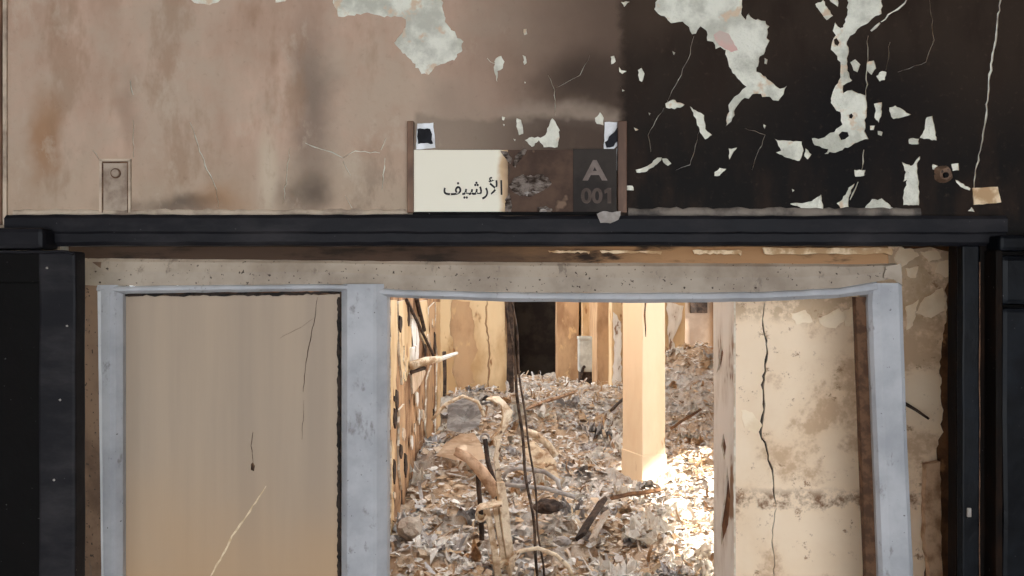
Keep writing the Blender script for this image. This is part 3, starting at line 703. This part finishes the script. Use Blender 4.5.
bxo('crack_core', 'rust_dark', wp, xa+.04, xa+.16, YW+.0052, YW+.0064, .9, 1.93)
for pts in ([(893,258),(898,248),(912,249),(918,256),(908,262),(900,268)], [(920,252),(935,250),(940,258),(928,262)], [(938,262),(948,260),(955,269),(945,278),(934,272)], [(905,268),(918,266),(915,278),(907,276)], [(922,300),(942,288),(944,310),(930,318),(915,313)], [(905,306),(918,300),(912,325),(906,330)], [(818,318),(838,308),(846,316),(835,328),(822,326)], [(790,313),(805,310),(812,322),(795,324)], [(866,300),(858,316),(846,328),(842,312)], [(741,410),(752,412),(762,425),(756,434),(744,428)]):
    slab('plaster_flake', [topx(jag(pts, 1.2, 3), YW)], 'cream_flake', wp, .004, px_fn(YW-.003))
# dark splinter
bm = bmesh.new(); tube(bm, [P3(904,403,YW-.01), P3(916,410,YW-.02), P3(929,419,YW-.035)], .005, 6, .003); obj('splinter', bm, 'rust_dark', wp)
# broken board stub against the burnt edge
slab('broken_board', [topx(jag([(920,462),(934,459),(936,576),(938,700),(922,700),(923,560),(919,535)], .8, 6), YW)], 'brown_pipe', wp, .02, px_fn(YW-.02))
# whitewashed end face
zz = lambda y: PX(0, y, YW)[1]
def end_fn(a, b, c): return (xa-.002+c, a, b)
endp = [(YW-.004, 0), (YW-.004, 3.1)]+[(YW+TW+R.uniform(-.006,.004), 3.1-i*.08) for i in range(39)]
slit = [(YW+.12,zz(348)),(YW+.10,zz(356)),(YW+.115,zz(366)),(YW+.15,zz(376)),(YW+.175,zz(381)),(YW+.15,zz(370)),(YW+.14,zz(358))]
slit2 = [(YW+.06,zz(470)),(YW+.03,zz(500)),(YW+.05,zz(530)),(YW+.12,zz(560)),(YW+.13,zz(540)),(YW+.085,zz(505))]
slit3 = [(YW+.10,zz(440)),(YW+.07,zz(452)),(YW+.09,zz(468)),(YW+.12,zz(455))]
slab('end_coat', [endp, slit, slit2, slit3], ['white_flake', 'edge_plaster'], wp, .005, end_fn)

# ---- left wall, charred, with torn plaster strips
XL = -.60
def lw(px, py):
    Y = XL*F/(px-512); return (Y, CZ+(288-py)*Y/F)
wl = struct(bxo('wall_left', 'charwall', None, XL-.16, XL, 2.0, 6.7, 0, 3.1), 'charred left wall of the inner room with torn plaster')
def left_fn(a, b, c): return (XL+.008+c, a, b)
for pts, mt in (([(388,300),(394,300),(395,340),(393,380),(396,402),(392,420),(388,430)], 'plaster_warm'), ([(396,302),(402,300),(409,330),(412,352),(407,372),(400,385),(397,350)], 'plaster_warm'),
   ([(410,312),(414,318),(417,340),(416,362),(411,366),(409,340)], 'white_flake'), ([(416,302),(425,300),(428,330),(424,348),(419,335)], 'plaster_warm'), ([(427,308),(433,302),(434,332),(430,352),(427,330)], 'plaster_orange'),
   ([(434,302),(438.6,302),(438.6,425),(434,432),(435,398),(436,362),(434,335)], 'plaster_warm'), ([(409,372),(418,364),(424,372),(418,385),(411,394)], 'card'), ([(389,440),(392,450),(391,520),(388,560)], 'plaster_warm'), ([(397,410),(402,404),(403,450),(400,490),(397,470)], 'plaster_orange'), ([(425,380),(430,365),(431,420),(427,450),(424,430)], 'plaster_orange'), ([(432,440),(436,432),(438,440),(434,458),(431,462)], 'white_flake')):
    q = [lw(*p) for p in jag(pts, .5, 6)]
    slab('plaster_strip', [q], [mt, 'edge_plaster'], wl, .012, left_fn)
for a, b, w in (((403,300),(431,356),.02), ((413,298),(421,330),.03)):
    p0 = lw(*a); p1 = lw(*b); bm = bmesh.new()
    tube(bm, [(XL+.02, p0[0]+(p1[0]-p0[0])*t, p0[1]+(p1[1]-p0[1])*t) for t in (0,.25,.5,.75,1)], w*.5, 6); obj('charred_lath', bm, 'rust_dark', wl)
for i in range(26):                                # small torn flakes and charred gouges
    px = R.uniform(389, 437); py = R.uniform(300, 500-(px-389)*1.2); w = R.uniform(1.0, 2.6); h = R.uniform(6, 26)
    q = [lw(*p) for p in jag([(px-w*.5, py-h*.5), (px+w*.4, py-h*.4), (px+w*.6, py+h*.1), (px, py+h*.5), (px-w*.6, py+h*.2)], .35, 4)]
    slab('torn_flake' if i % 2 else 'charred_gouge', [q], [R.choice(('plaster_warm', 'white_flake', 'card')) if i % 2 else 'rust_dark', 'edge_plaster' if i % 2 else 'rust_dark'], wl, .008, lambda a, b, c: (XL+.017+c, a, b))
# bracket arm on the left wall
def L3(px, py, out=0.0):
    X = XL+out; Y = X*F/(px-512); return Vector((X, Y, CZ+(288-py)*Y/F))
br = thing('wall_bracket', 'pale broken bracket arm sticking out of the charred left wall', 'bracket', L3(412,368,.02))
bm = bmesh.new(); q0 = L3(412,364,.015); box(bm, XL, XL+.03, q0.y-.10, q0.y+.14, q0.z-.05, q0.z+.10, .006); rough_edges(bm, .01, 20); obj('mounting_plate', bm, 'white_flake', br)
e0 = L3(411,366,.03); e1 = P3(440,359,4.75); e2_ = P3(457,353,4.9)
bm = bmesh.new(); tube(bm, [e0, e0.lerp(e1, .5)+Vector((0,0,.01)), e1], .026, 8, .019); obj('arm', bm, 'pale_plastic', br, True)
bm = bmesh.new(); tube(bm, [e1, e2_], .015, 8, .009); obj('arm_tip', bm, 'white_flake', br, True)
bm = bmesh.new(); tube(bm, [e0+Vector((0,.0,-.035)), e0.lerp(e1,.45)+Vector((0,0,-.03))], .012, 6); obj('stay', bm, 'rust_dark', br, True)

# ---- far walls
YM = 8.0
wm = struct(bxo('wall_middle', 'plaster_orange', None, -1.9, PX(513,0,YM)[0], YM, YM+.2, 0, 3.1), 'cracked plaster wall left of the dark doorway')
mc = [(425,200),(504,200),(504.5,290),(505,330),(507,360),(506,402),(508,480),(425,480)]
ck = [crack_poly([(487,296),(486,320),(489,345),(488,385),(489,400)], 2.0, 1.0, 4), jag([(452,300),(470,302),(474,330),(478,350),(470,365),(475,382),(458,388),(452,372),(455,350),(450,330)], 1.5, 4)]
slab('plaster_coat', [topx(p, YM) for p in [mc]+ck], ['plaster_warm', 'edge_plaster'], wm, .012, px_fn(YM-.006))
bxo('charred_post', 'rust_dark', wm, PX(507,0,YM)[0], PX(514,0,YM)[0], YM-.06, YM+.02, 0, 3.1, .004, 5, .012, 5)
bxo('dark_slit', 'rust_dark', wm, PX(443.5,0,7.6)[0], PX(446.5,0,7.6)[0], 7.55, 7.62, .4, PX(0,352,7.6)[1], .004, 4, .01, 5)  # narrow dark bar drawn for the black slit
YK = 11.5
bm = bmesh.new(); d0 = PX(514,0,YK)[0]; d1 = PX(557,0,YK)[0]
box(bm, -1.9, d0, YK, YK+.2, 0, 3.1); box(bm, d1, 3.0, YK, YK+.2, 0, 3.1); box(bm, d0, d1, YK, YK+.2, 2.75, 3.1)
wk = struct(obj('wall_back', bm, 'plaster_grey'), 'back wall of the burnt room with a dark doorway')
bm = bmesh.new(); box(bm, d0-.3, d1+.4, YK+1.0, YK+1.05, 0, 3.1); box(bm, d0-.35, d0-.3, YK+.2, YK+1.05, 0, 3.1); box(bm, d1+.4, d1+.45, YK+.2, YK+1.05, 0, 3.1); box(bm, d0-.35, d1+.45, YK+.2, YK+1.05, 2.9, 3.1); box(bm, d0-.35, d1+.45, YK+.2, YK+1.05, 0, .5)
struct(obj('wall_recess', bm, 'dark_room'), 'dark recess behind the far doorway')
bxo('reveal', 'brown_wood', wk, d1, d1+.05, YK-.03, YK+.25, 0, 2.75, .004)
def pier(name, mat, px0, px1, Y, dep, label, zt=3.1):
    a = PX(px0,0,Y)[0]; b = PX(px1,0,Y)[0]
    return struct(bxo(name, mat, None, a, b, Y, Y+dep, 0, zt, .008, 5, .01, 3, px0), label)
pier('trim_5', 'plaster_orange', 557, 579, 11.1, .39, 'brown scorched pier right of the dark doorway')
pier('trim_6', 'plaster_warm', 582, 597, 11.0, .49, 'narrow pale pier above the white box')
pier('trim_7', 'plaster_orange', 597, 611, 10.0, 1.45, 'orange-brown pier behind the pale pillar')
t8 = pier('trim_8', 'plaster_warm', 612, 628, 9.0, .3, 'pale flaking pier partly hidden by the pillar')
t9 = pier('trim_9', 'plaster_warm', 664, 685, 9.2, .3, 'tan flaking pier right of the pillar')
for o, pts, Y in ((t8, [(613,312),(621,322),(621,395),(616,408),(612,380),(614,350)], 9.0), (t9, [(666,300),(683,306),(680,322),(672,340),(680,360),(684,392),(672,400),(669,350)], 9.2)):
    slab('plaster_flake', [topx(jag(pts, 1.0, 4), Y)], ['white_flake', 'edge_plaster'], o, .02, px_fn(Y-.02))
struct(bxo('window_1', 'rust_dark', None, PX(690,0,YK)[0], PX(707,0,YK)[0], YK-.03, YK+.01, PX(0,313,YK)[1], PX(0,290,YK)[1], .004), 'dark vent opening high on the back wall')

# ---- right wall: near daylight window, far opening added to brighten the back
XR = 2.9
def wall_with_windows(name, x0, x1, ya, yb, wins):
    bm = bmesh.new(); prev = ya
    for (a, b, z0, z1) in wins:
        box(bm, x0, x1, prev, a, 0, 3.1); box(bm, x0, x1, a, b, 0, z0); box(bm, x0, x1, a, b, z1, 3.1); prev = b
    box(bm, x0, x1, prev, yb, 0, 3.1)
    return struct(obj(name, bm, 'plaster_warm'))
WINS = [(2.5, 5.3, .9, 2.80), (10.1, 11.4, .9, 2.95)]
wall_with_windows('wall_right', XR, XR+.2, D0+TH, 12.4, WINS)
bm = bmesh.new()
box(bm, -2.05, -1.9, 6.5, 8.3, 0, 3.1); box(bm, -2.05, -1.9, 8.3, 11.4, 0, .8); box(bm, -2.05, -1.9, 8.3, 11.4, 2.9, 3.1); box(bm, -2.05, -1.9, 11.4, 12.4, 0, 3.1)
struct(obj('wall_outer', bm, 'plaster_warm'))  # out of view; its wide opening is added to light the rear

# ---- pillar
YPi = 5.3
pc = P3(646, 480, YPi)
pil = thing('pillar', 'bare pale plaster pillar standing in the debris', 'pillar', (pc.x, YPi, 0))
hw, hd = .088, .13
bm = bmesh.new(); box(bm, -hw, hw, -hd, hd, 0, 3.1, .008)
for _ in range(3):
    es = [e for e in bm.edges if e.calc_length() > .3]
    if es: bmesh.ops.subdivide_edges(bm, edges=es, cuts=1, use_grid_fill=True)
rough_edges(bm, .004, 6)
rot = Matrix.Translation((pc.x, YPi+.1, 0))@Matrix.Rotation(math.radians(-28), 4, 'Z')
rot = Matrix.Translation((pc.x, YPi+.1, 0))@Matrix.Rotation(math.radians(22), 4, 'Z')
bmesh.ops.transform(bm, matrix=rot, verts=bm.verts); obj('shaft', bm, 'pillar', pil)
bm = bmesh.new(); box(bm, -hw-.006, hw+.006, -hd-.006, hd+.006, .3, .80, .006); rough_edges(bm, .005, 9); bmesh.ops.transform(bm, matrix=rot, verts=bm.verts); obj('base_block', bm, 'pillar', pil)
cr = crack_poly([(0, 2.1),(.008,1.9),(-.004,1.72),(.004,1.58)], .012, .004, .05)
slab('crack', [cr], 'brown_wood', pil, .002, lambda a, b, c: tuple(rot@Vector((-hw+.02+a, -hd-.001+c, b))))

# ================================================================== DEBRIS
def hgt(x, y):
    h = .62
    g = lambda cx, cy, rx, ry, a: a*math.exp(-((x-cx)/rx)**2-((y-cy)/ry)**2)
    h += g(-.42, 5.3, .35, .9, .26)+g(-.35, 7.3, .5, .6, .32)+g(2.0, 8.6, .75, 1.0, .62)+g(.3, 7.6, .8, .8, .10)+g(-.45, 3.6, .25, .5, .06)
    h += g(1.5, 5.6, .4, .6, .12)-g(.62, 5.0, .35, .5, .04)
    v = Vector((x, y, 0))
    h += .07*mnoise.noise(v*1.7)+.045*mnoise.noise(v*4.3+Vector((3,1,0)))+.045*mnoise.noise(v*8)+.030*mnoise.noise(v*17)+.012*mnoise.noise(v*35)
    return h
bm = bmesh.new(); nx, ny = 150, 330; X0, X1, Y0, Y1 = -1.88, 2.88, 2.62, 11.6
X0 = -.60
def grid(x0, x1, y0, y1, nx, ny):
    vs = [[bm.verts.new((x0+(x1-x0)*i/nx, y0+(y1-y0)*j/ny, hgt(x0+(x1-x0)*i/nx, y0+(y1-y0)*j/ny))) for i in range(nx+1)] for j in range(ny+1)]
    for j in range(ny):
        for i in range(nx): bm.faces.new((vs[j][i], vs[j][i+1], vs[j+1][i+1], vs[j+1][i]))
grid(-.60, 2.88, 2.62, 11.6, 230, 480); grid(-1.88, -.60, 6.72, 11.6, 50, 180)
hp = obj('debris_bed', bm, 'heap'); hp['kind'] = 'stuff'; hp['label'] = 'bed of ash, dirt and burnt scraps covering the room floor'; hp['category'] = 'debris'

def pick():
    """a point on the heap inside the sight line of the opening, denser near"""
    while True:
        y = 2.75+8.6*R.random()**1.25
        lo = max(-.58, -.20*y); hi = .30*y+.15
        x = R.uniform(lo, min(2.8, hi))
        if (x-pc.x)**2+(y-YPi-.1)**2 < .06: continue
        return x, y
bm = bmesh.new()
def curl(bm, x, y, L, wd, curv, lift, n=8):
    az = R.uniform(0, 6.283); d = Vector((math.cos(az), math.sin(az), R.uniform(-.08,.14))).normalized()
    s = d.cross(Vector((R.uniform(-.5,.5), R.uniform(-.5,.5), 1))).normalized(); p = Vector((x, y, hgt(x, y)+lift))
    k = curv; prev = None; flat = R.random() < .75; kf = R.uniform(-.8,.8) if flat else 0
    for i in range(n+1):
        t = i/n; w = wd*(1-.5*abs(2*t-1)**3)*R.uniform(.8,1.15)
        a = bm.verts.new(p-s*w/2); b = bm.verts.new(p+s*w/2)
        if prev: bm.faces.new((prev[0], prev[1], b, a))
        prev = (a, b); p = p+d*(L/n); d = (Matrix.Rotation(k*(.35 if flat else 1), 3, s)@Matrix.Rotation(kf, 3, 'Z')@d).normalized(); k *= R.uniform(.8,1.25)
        s = (Matrix.Rotation(R.uniform(-.15,.15), 3, d)@s).normalized()
for i in range(7500):
    x, y = pick(); s = .72+.045*y
    curl(bm, x, y, R.uniform(.04,.18)*s, R.uniform(.007,.026)*s, R.uniform(.05,.55)*R.choice((-1,1,1)), R.uniform(-.012,.018))
# small crumpled chips
for i in range(9000):
    x, y = pick(); s = .72+.05*y; c = Vector((x, y, hgt(x, y)+R.uniform(0,.03))); r = R.uniform(.010,.036)*s
    m = Matrix.Rotation(R.uniform(0,6.3), 3, 'Z')@Matrix.Rotation(R.uniform(-.5,.5), 3, 'X')
    k = R.randint(4,6); vs = [bm.verts.new(c+m@Vector((math.cos(6.283*a/k)*r*R.uniform(.6,1.2), math.sin(6.283*a/k)*r*R.uniform(.6,1.2), R.uniform(-.3,.3)*r))) for a in range(k)]
    o = bm.verts.new(c+m@Vector((0,0,R.uniform(-.5,.5)*r)))
    for a in range(k): bm.faces.new((vs[a], vs[(a+1)%k], o))
me = bpy.data.meshes.new('paper_shreds'); bm.to_mesh(me); bm.free()
sh = finish('paper_shreds', me, 'scrap'); sh['kind'] = 'stuff'; sh['label'] = 'countless curled shreds and chips of burnt paper on the debris bed'; sh['category'] = 'paper scraps'

# individually visible crumpled sheets
protos = []
for k in range(14):
    bm = bmesh.new(); n = 7; vs = []
    off = Vector((k*7.3, k*3.1, 0)); cu = R.uniform(-2.2, 2.2); asp = R.uniform(.5, 1.0)
    for j in range(n+1):
        row = []
        for i in range(n+1):
            u, v = i/n-.5, (j/n-.5)*asp
            z = .34*mnoise.noise(Vector((u*3, v*3, 0))+off)+.22*mnoise.noise(Vector((u*7, v*7, 2))+off)
            x = math.sin(u*cu)/cu if abs(cu) > .2 else u; z += (1-math.cos(u*cu))/cu if abs(cu) > .2 else 0
            jx = .08*mnoise.noise(Vector((u*5, v*5, 5))+off)
            row.append(bm.verts.new((x+jx, v+jx*.7, z)))
        vs.append(row)
    for j in range(n):
        for i in range(n): bm.faces.new((vs[j][i], vs[j][i+1], vs[j+1][i+1], vs[j+1][i]))
    g = bmesh.ops.solidify(bm, geom=bm.faces[:], thickness=.012)
    me = bpy.data.meshes.new('crumpled_sheet'); bm.to_mesh(me); bm.free(); me.materials.append(M['paper']); protos.append(me)
TONES = {}
for tone, c0, c1 in (('white', srgb(240,236,228), srgb(222,212,198)), ('tan', srgb(222,196,164), srgb(186,152,120)), ('ash-grey', srgb(196,192,190), srgb(160,154,150))):
    M['paper_'+tone] = two_tone('paper_'+tone, c0, c1, 9, 5, .85, .4, .7, .5, .006, c=srgb(128,98,74), cs=7, cl=.6, ch=.7)
    TONES[tone] = []
    for p in protos:
        q = p.copy(); q.materials.clear(); q.materials.append(M['paper_'+tone]); TONES[tone].append(q)
def place_of(x, y):
    px = 512+F*x/y
    if y > 6.6: return ('on the rear heap right of the pillar' if px > 660 else 'on the rear debris before the dark doorway')
    if px > 668: return 'in the bright debris right of the pillar'
    if px < 500: return 'on the debris between left wall and chair frame'
    if y < 4.3: return 'in the near pale debris beside the cables'
    return 'in the debris between the cables and the pillar'
spots = []
while len(spots) < 290:
    x, y = pick()
    if y > 8.8: continue
    spots.append((x, y))
for x, y in spots:
    px = 512+F*x/y
    tone = R.choices(('white','tan','ash-grey'), (6,1,2) if px > 590 else (4,2,3))[0]  # extra white sheets on the right put sunlit brightness into the colour
    o = bpy.data.objects.new('crumpled_sheet', R.choice(TONES[tone])); link(o)
    s_ = R.uniform(.08, .21)*(.75+.06*y); o.scale = (s_, s_, s_*R.uniform(.8,1.5)); o.location = (x, y, hgt(x, y)+.008)
    o.rotation_euler = (R.uniform(-.35,.35), R.uniform(-.35,.35), R.uniform(0,6.28))
    w = place_of(x, y)
    tag(o, tone+' crumpled sheet '+w, 'paper', tone+' sheets '+w)

# ---- hanging burnt cables
def cable(label, x0, x1, amp, ph, r):
    bm = bmesh.new(); pts = []
    a = P3(x0, 180, 3.55); b = P3(x1, 574, 3.5); n = 46
    for i in range(n+1):
        t = i/n; p = a.lerp(b, t); w = amp*(1+.6*math.sin(t*9+ph))
        p += Vector((w*math.sin(t*16+ph)+.004*math.sin(t*31+ph), w*math.cos(t*13+ph), 0)); pts.append(p)
    pts[-1].z = hgt(pts[-1].x, pts[-1].y)-.01
    tube(bm, pts, r, 6); return tag(obj('burnt_cable', bm, 'wire', None, True), label, 'cable')
cable('dark burnt cable hanging straight down through the opening', 493, 538, .003, 0, .007)
cable('thinner burnt cable twisted around the dark hanging cable', 498, 544, .004, 2.2, .005)

# ---- foreground wreckage
YC = 3.5
ch = thing('chair_frame', 'melted pale upright chair frame standing in the near debris', 'chair', (P3(497,576,YC).x, YC, .55))
def pth(pts, Y): return [P3(x, y, Y+(d[0] if d else 0)) for x, y, *d in pts]
bm = bmesh.new(); strip(bm, pth([(486,508),(490,525),(494,548),(498,575),(501,600)], YC), (1,.2,0), [.03,.026,.026,.03,.03], .02); obj('rail', bm, 'pale_plastic', ch)
bm = bmesh.new(); strip(bm, pth([(494,500),(497,520),(500,540),(506,575),(508,600)], YC+.05), (1,.2,0), .02, .02); obj('rail', bm, 'pale_plastic', ch)
bm = bmesh.new(); strip(bm, pth([(500,482),(503,505),(506,530),(510,560),(513,600)], YC+.04), (1,.3,0), [.035,.04,.035,.035,.04], .03); obj('rail', bm, 'pale_plastic', ch)
bm = bmesh.new(); tube(bm, pth([(497,567),(504,562),(511,563)], YC+.02), .014, 7); obj('rung', bm, 'pale_plastic', ch)
bm = bmesh.new()
sp = []
for i in range(16):
    a = i/15*5.2; r = .036-.0016*i; c = P3(482.5, 514, YC-.01); sp.append(c+Vector((math.cos(a+1.2)*r, 0, math.sin(a+1.2)*r)))
strip(bm, [P3(502,503,YC-.01), P3(492,505,YC-.01)]+sp, (0,1,0), .09, .007); obj('scroll', bm, 'pale_plastic', ch)
bm = bmesh.new(); strip(bm, pth([(501,496),(499,484),(498,470),(496,458),(499,446),(498,440)], YC+.3), (1,.2,0), [.03,.022,.03,.02,.026,.012], .016); rough_edges(bm, .006, 25); obj('back_strap', bm, 'pale_plastic', ch)
bm = bmesh.new(); strip(bm, pth([(487,398),(495,398),(503,404),(507,414),(504,426),(498,436),(496,446)], YC+.55), (.7,.5,.3), [.02,.05,.035,.06,.04,.05,.02], .012); rough_edges(bm, .012, 14); obj('torn_cover', bm, 'pale_plastic', ch)
bm = bmesh.new(); tube(bm, pth([(455,452),(468,458),(482,472),(498,494)], YC+.12), .020, 9, .030); rough_edges(bm, .008, 30); obj('elbow_pipe', bm, 'brown_pipe', ch, True)
for k, (pts, lab) in enumerate((([(485,439,.3),(488,462,.28),(497,490,.2),(503,540,.1),(505,566,.08)], 'dark bent steel rod leaning against the melted chair frame'), ([(478,468,.2),(479,490,.2),(481,512,.2),(482,540,.2)], 'short dark upright steel rod left of the melted chair frame'))):
    bm = bmesh.new(); tube(bm, pth(pts, YC), .012, 7); o = tag(obj('steel_rod', bm, 'rust_dark', None, True), lab, 'rod')
    if k == 0:
        bm = bmesh.new(); c = P3(485,438,YC+.3); tube(bm, [c+Vector((math.cos(a*.7)*.02, 0, math.sin(a*.7)*.02)) for a in range(10)], .006, 6); obj('eye_ring', bm, 'ash_grey', o, True)
for pts, lab, mt, r, Y in (([(503,478),(507,471),(520,468),(545,472),(557,480),(560,490),(554,497)], 'pale bent wire hoop behind the melted chair frame', 'ash_grey', .011, 3.9), ([(510,576),(511,560),(520,551),(538,548),(556,555),(568,566),(576,582)], 'pale wire arch at the bottom edge beside the melted chair frame', 'pale_plastic', .009, 3.45), ([(503,484),(520,486),(545,488),(575,497)], 'thin grey bent rod lying across the debris', 'ash_grey', .011, 3.85),
   ([(522,430),(535,434),(548,444),(556,456)], 'pale curled hose end above the wire hoop', 'pale_plastic', .02, 4.4), ([(432,420),(446,404),(463,396),(478,402),(484,416)], 'pale curved tube over the left debris mound', 'pale_plastic', .011, 5.0)):
    bm = bmesh.new(); tube(bm, pth(pts, Y), r, 7); tag(obj('bent_rod', bm, mt, None, True), lab, 'rod')
# tan sheet on the mound
def lump_sheet(name, pts, Y0, tilt, mat, label, cat, th=.012, amp=.03, seed=0):
    bm = bmesh.new(); cx = sum(p[0] for p in pts)/len(pts); cy = sum(p[1] for p in pts)/len(pts); q = jag(pts, .8, 5)
    ymax = max(b for _, b in pts); rings = []
    for s in (1, .8, .6, .4, .2):
        r = []
        for a, b in q:
            xx, yy = cx+(a-cx)*s, cy+(b-cy)*s; Y = Y0+(ymax-yy)*tilt; v = P3(xx, yy, Y); v += mnoise.noise_vector(v*6+Vector((seed,0,0)))*amp*(1.2-s); r.append(bm.verts.new(v))
        rings.append(r)
    for r1, r2 in zip(rings, rings[1:]):
        for k in range(len(q)): bm.faces.new((r1[k], r1[(k+1)%len(q)], r2[(k+1)%len(q)], r2[k]))
    bm.faces.new(rings[-1]); bmesh.ops.solidify(bm, geom=bm.faces[:], thickness=th)
    return tag(obj(name, bm, mat), label, cat)
lump_sheet('cardboard_sheet', [(436,456),(445,443),(460,434),(474,432),(482,446),(486,458),(472,462),(455,460)], 4.55, .018, 'card', 'tan cardboard sheet draped over the left debris mound', 'cardboard')
lump_sheet('cloth_scrap', [(520,444),(532,440),(545,452),(556,462),(558,482),(551,486),(546,470),(530,462)], 4.2, .012, 'pale_plastic', 'cream crumpled cloth behind the hanging cables', 'cloth', amp=.06, seed=4)
lump_sheet('grey_sheet', [(448,404),(470,396),(482,408),(480,425),(462,434),(446,428)], 5.1, .02, 'ash_grey', 'grey ash-covered curved sheet high on the left mound', 'sheet', amp=.09, seed=9)
# rubble lumps
def lump(px, py, Y, r, mat, label, sq=(1,1,.85), seed=0):
    bm = bmesh.new(); c = P3(px, py, Y); bmesh.ops.create_icosphere(bm, subdivisions=3, radius=1)
    for v in bm.verts:
        n = mnoise.noise(v.co*1.6+Vector((seed,0,0)))*.35+mnoise.noise(v.co*4+Vector((seed,3,0)))*.12
        v.co = Vector((v.co.x*sq[0], v.co.y*sq[1], v.co.z*sq[2]))*(1+n)*r+c
    return tag(obj('rubble_lump', bm, mat), label, 'rubble')
lump(411, 528, 3.75, .062, 'stone', 'grey rounded plaster lump at the foot of the left wall')
lump(548, 506, 4.1, .05, 'rust_dark', 'small charred black lump in the middle of the debris', (1.4,1,.7), 5)
lump(562, 541, 3.8, .03, 'ash_grey', 'ash-grey lump left of the dark splintered batten', (1.3,1,.7), 8)
# dark battens
def batten(pts, Y0, Y1, w, mat, label):
    bm = bmesh.new(); a = P3(*pts[0], Y0); b = P3(*pts[1], Y1); strip(bm, [a, a.lerp(b,.35)+Vector((0,0,.006)), a.lerp(b,.7), b], (.9,.2,.5), w, .02)
    return tag(obj('wood_batten', bm, mat), label, 'batten')
batten([(580,537),(603,500)], 3.95, 4.3, .05, 'rust_dark', 'dark splintered batten standing out of the pale debris')
batten([(592,540),(607,512)], 3.9, 4.2, .03, 'stone', 'pale batten beside the dark splintered batten')
batten([(612,498),(660,490)], 4.6, 4.9, .022, 'brown_wood', 'thin charred batten lying in front of the pillar')
batten([(528,408),(575,392)], 7.0, 8.0, .06, 'brown_pipe', 'long brown batten lying in the rear debris')
batten([(612,410),(624,398)], 7.0, 7.6, .04, 'rust_dark', 'short dark batten left of the pillar')
batten([(672,428),(700,410)], 6.2, 6.8, .03, 'brown_wood', 'brown batten lying right of the pillar')
# white box by the far pier
YX = 10.6
wb = thing('white_box', 'small white enamel cabinet against the far pier', 'cabinet', (PX(587.5,0,YX)[0], YX, .6))
a = PX(579, 372, YX); b = PX(597, 340, YX)
bxo('body', 'white_box', wb, a[0], b[0], YX, YX+.25, a[1], b[1], .012)
bxo('lid', 'white_box', wb, a[0]-.01, b[0]+.01, YX-.01, YX+.26, b[1], b[1]+.04, .01)
bxo('plinth', 'rust_dark', wb, a[0]+.01, b[0]-.005, YX+.005, YX+.24, .5, a[1], .004)
bm = bmesh.new(); tube(bm, [P3(581,378,YX-.03), P3(583,368,YX-.03), P3(585,366,YX-.03)], .02, 6); obj('foot_lever', bm, 'rust_dark', wb)
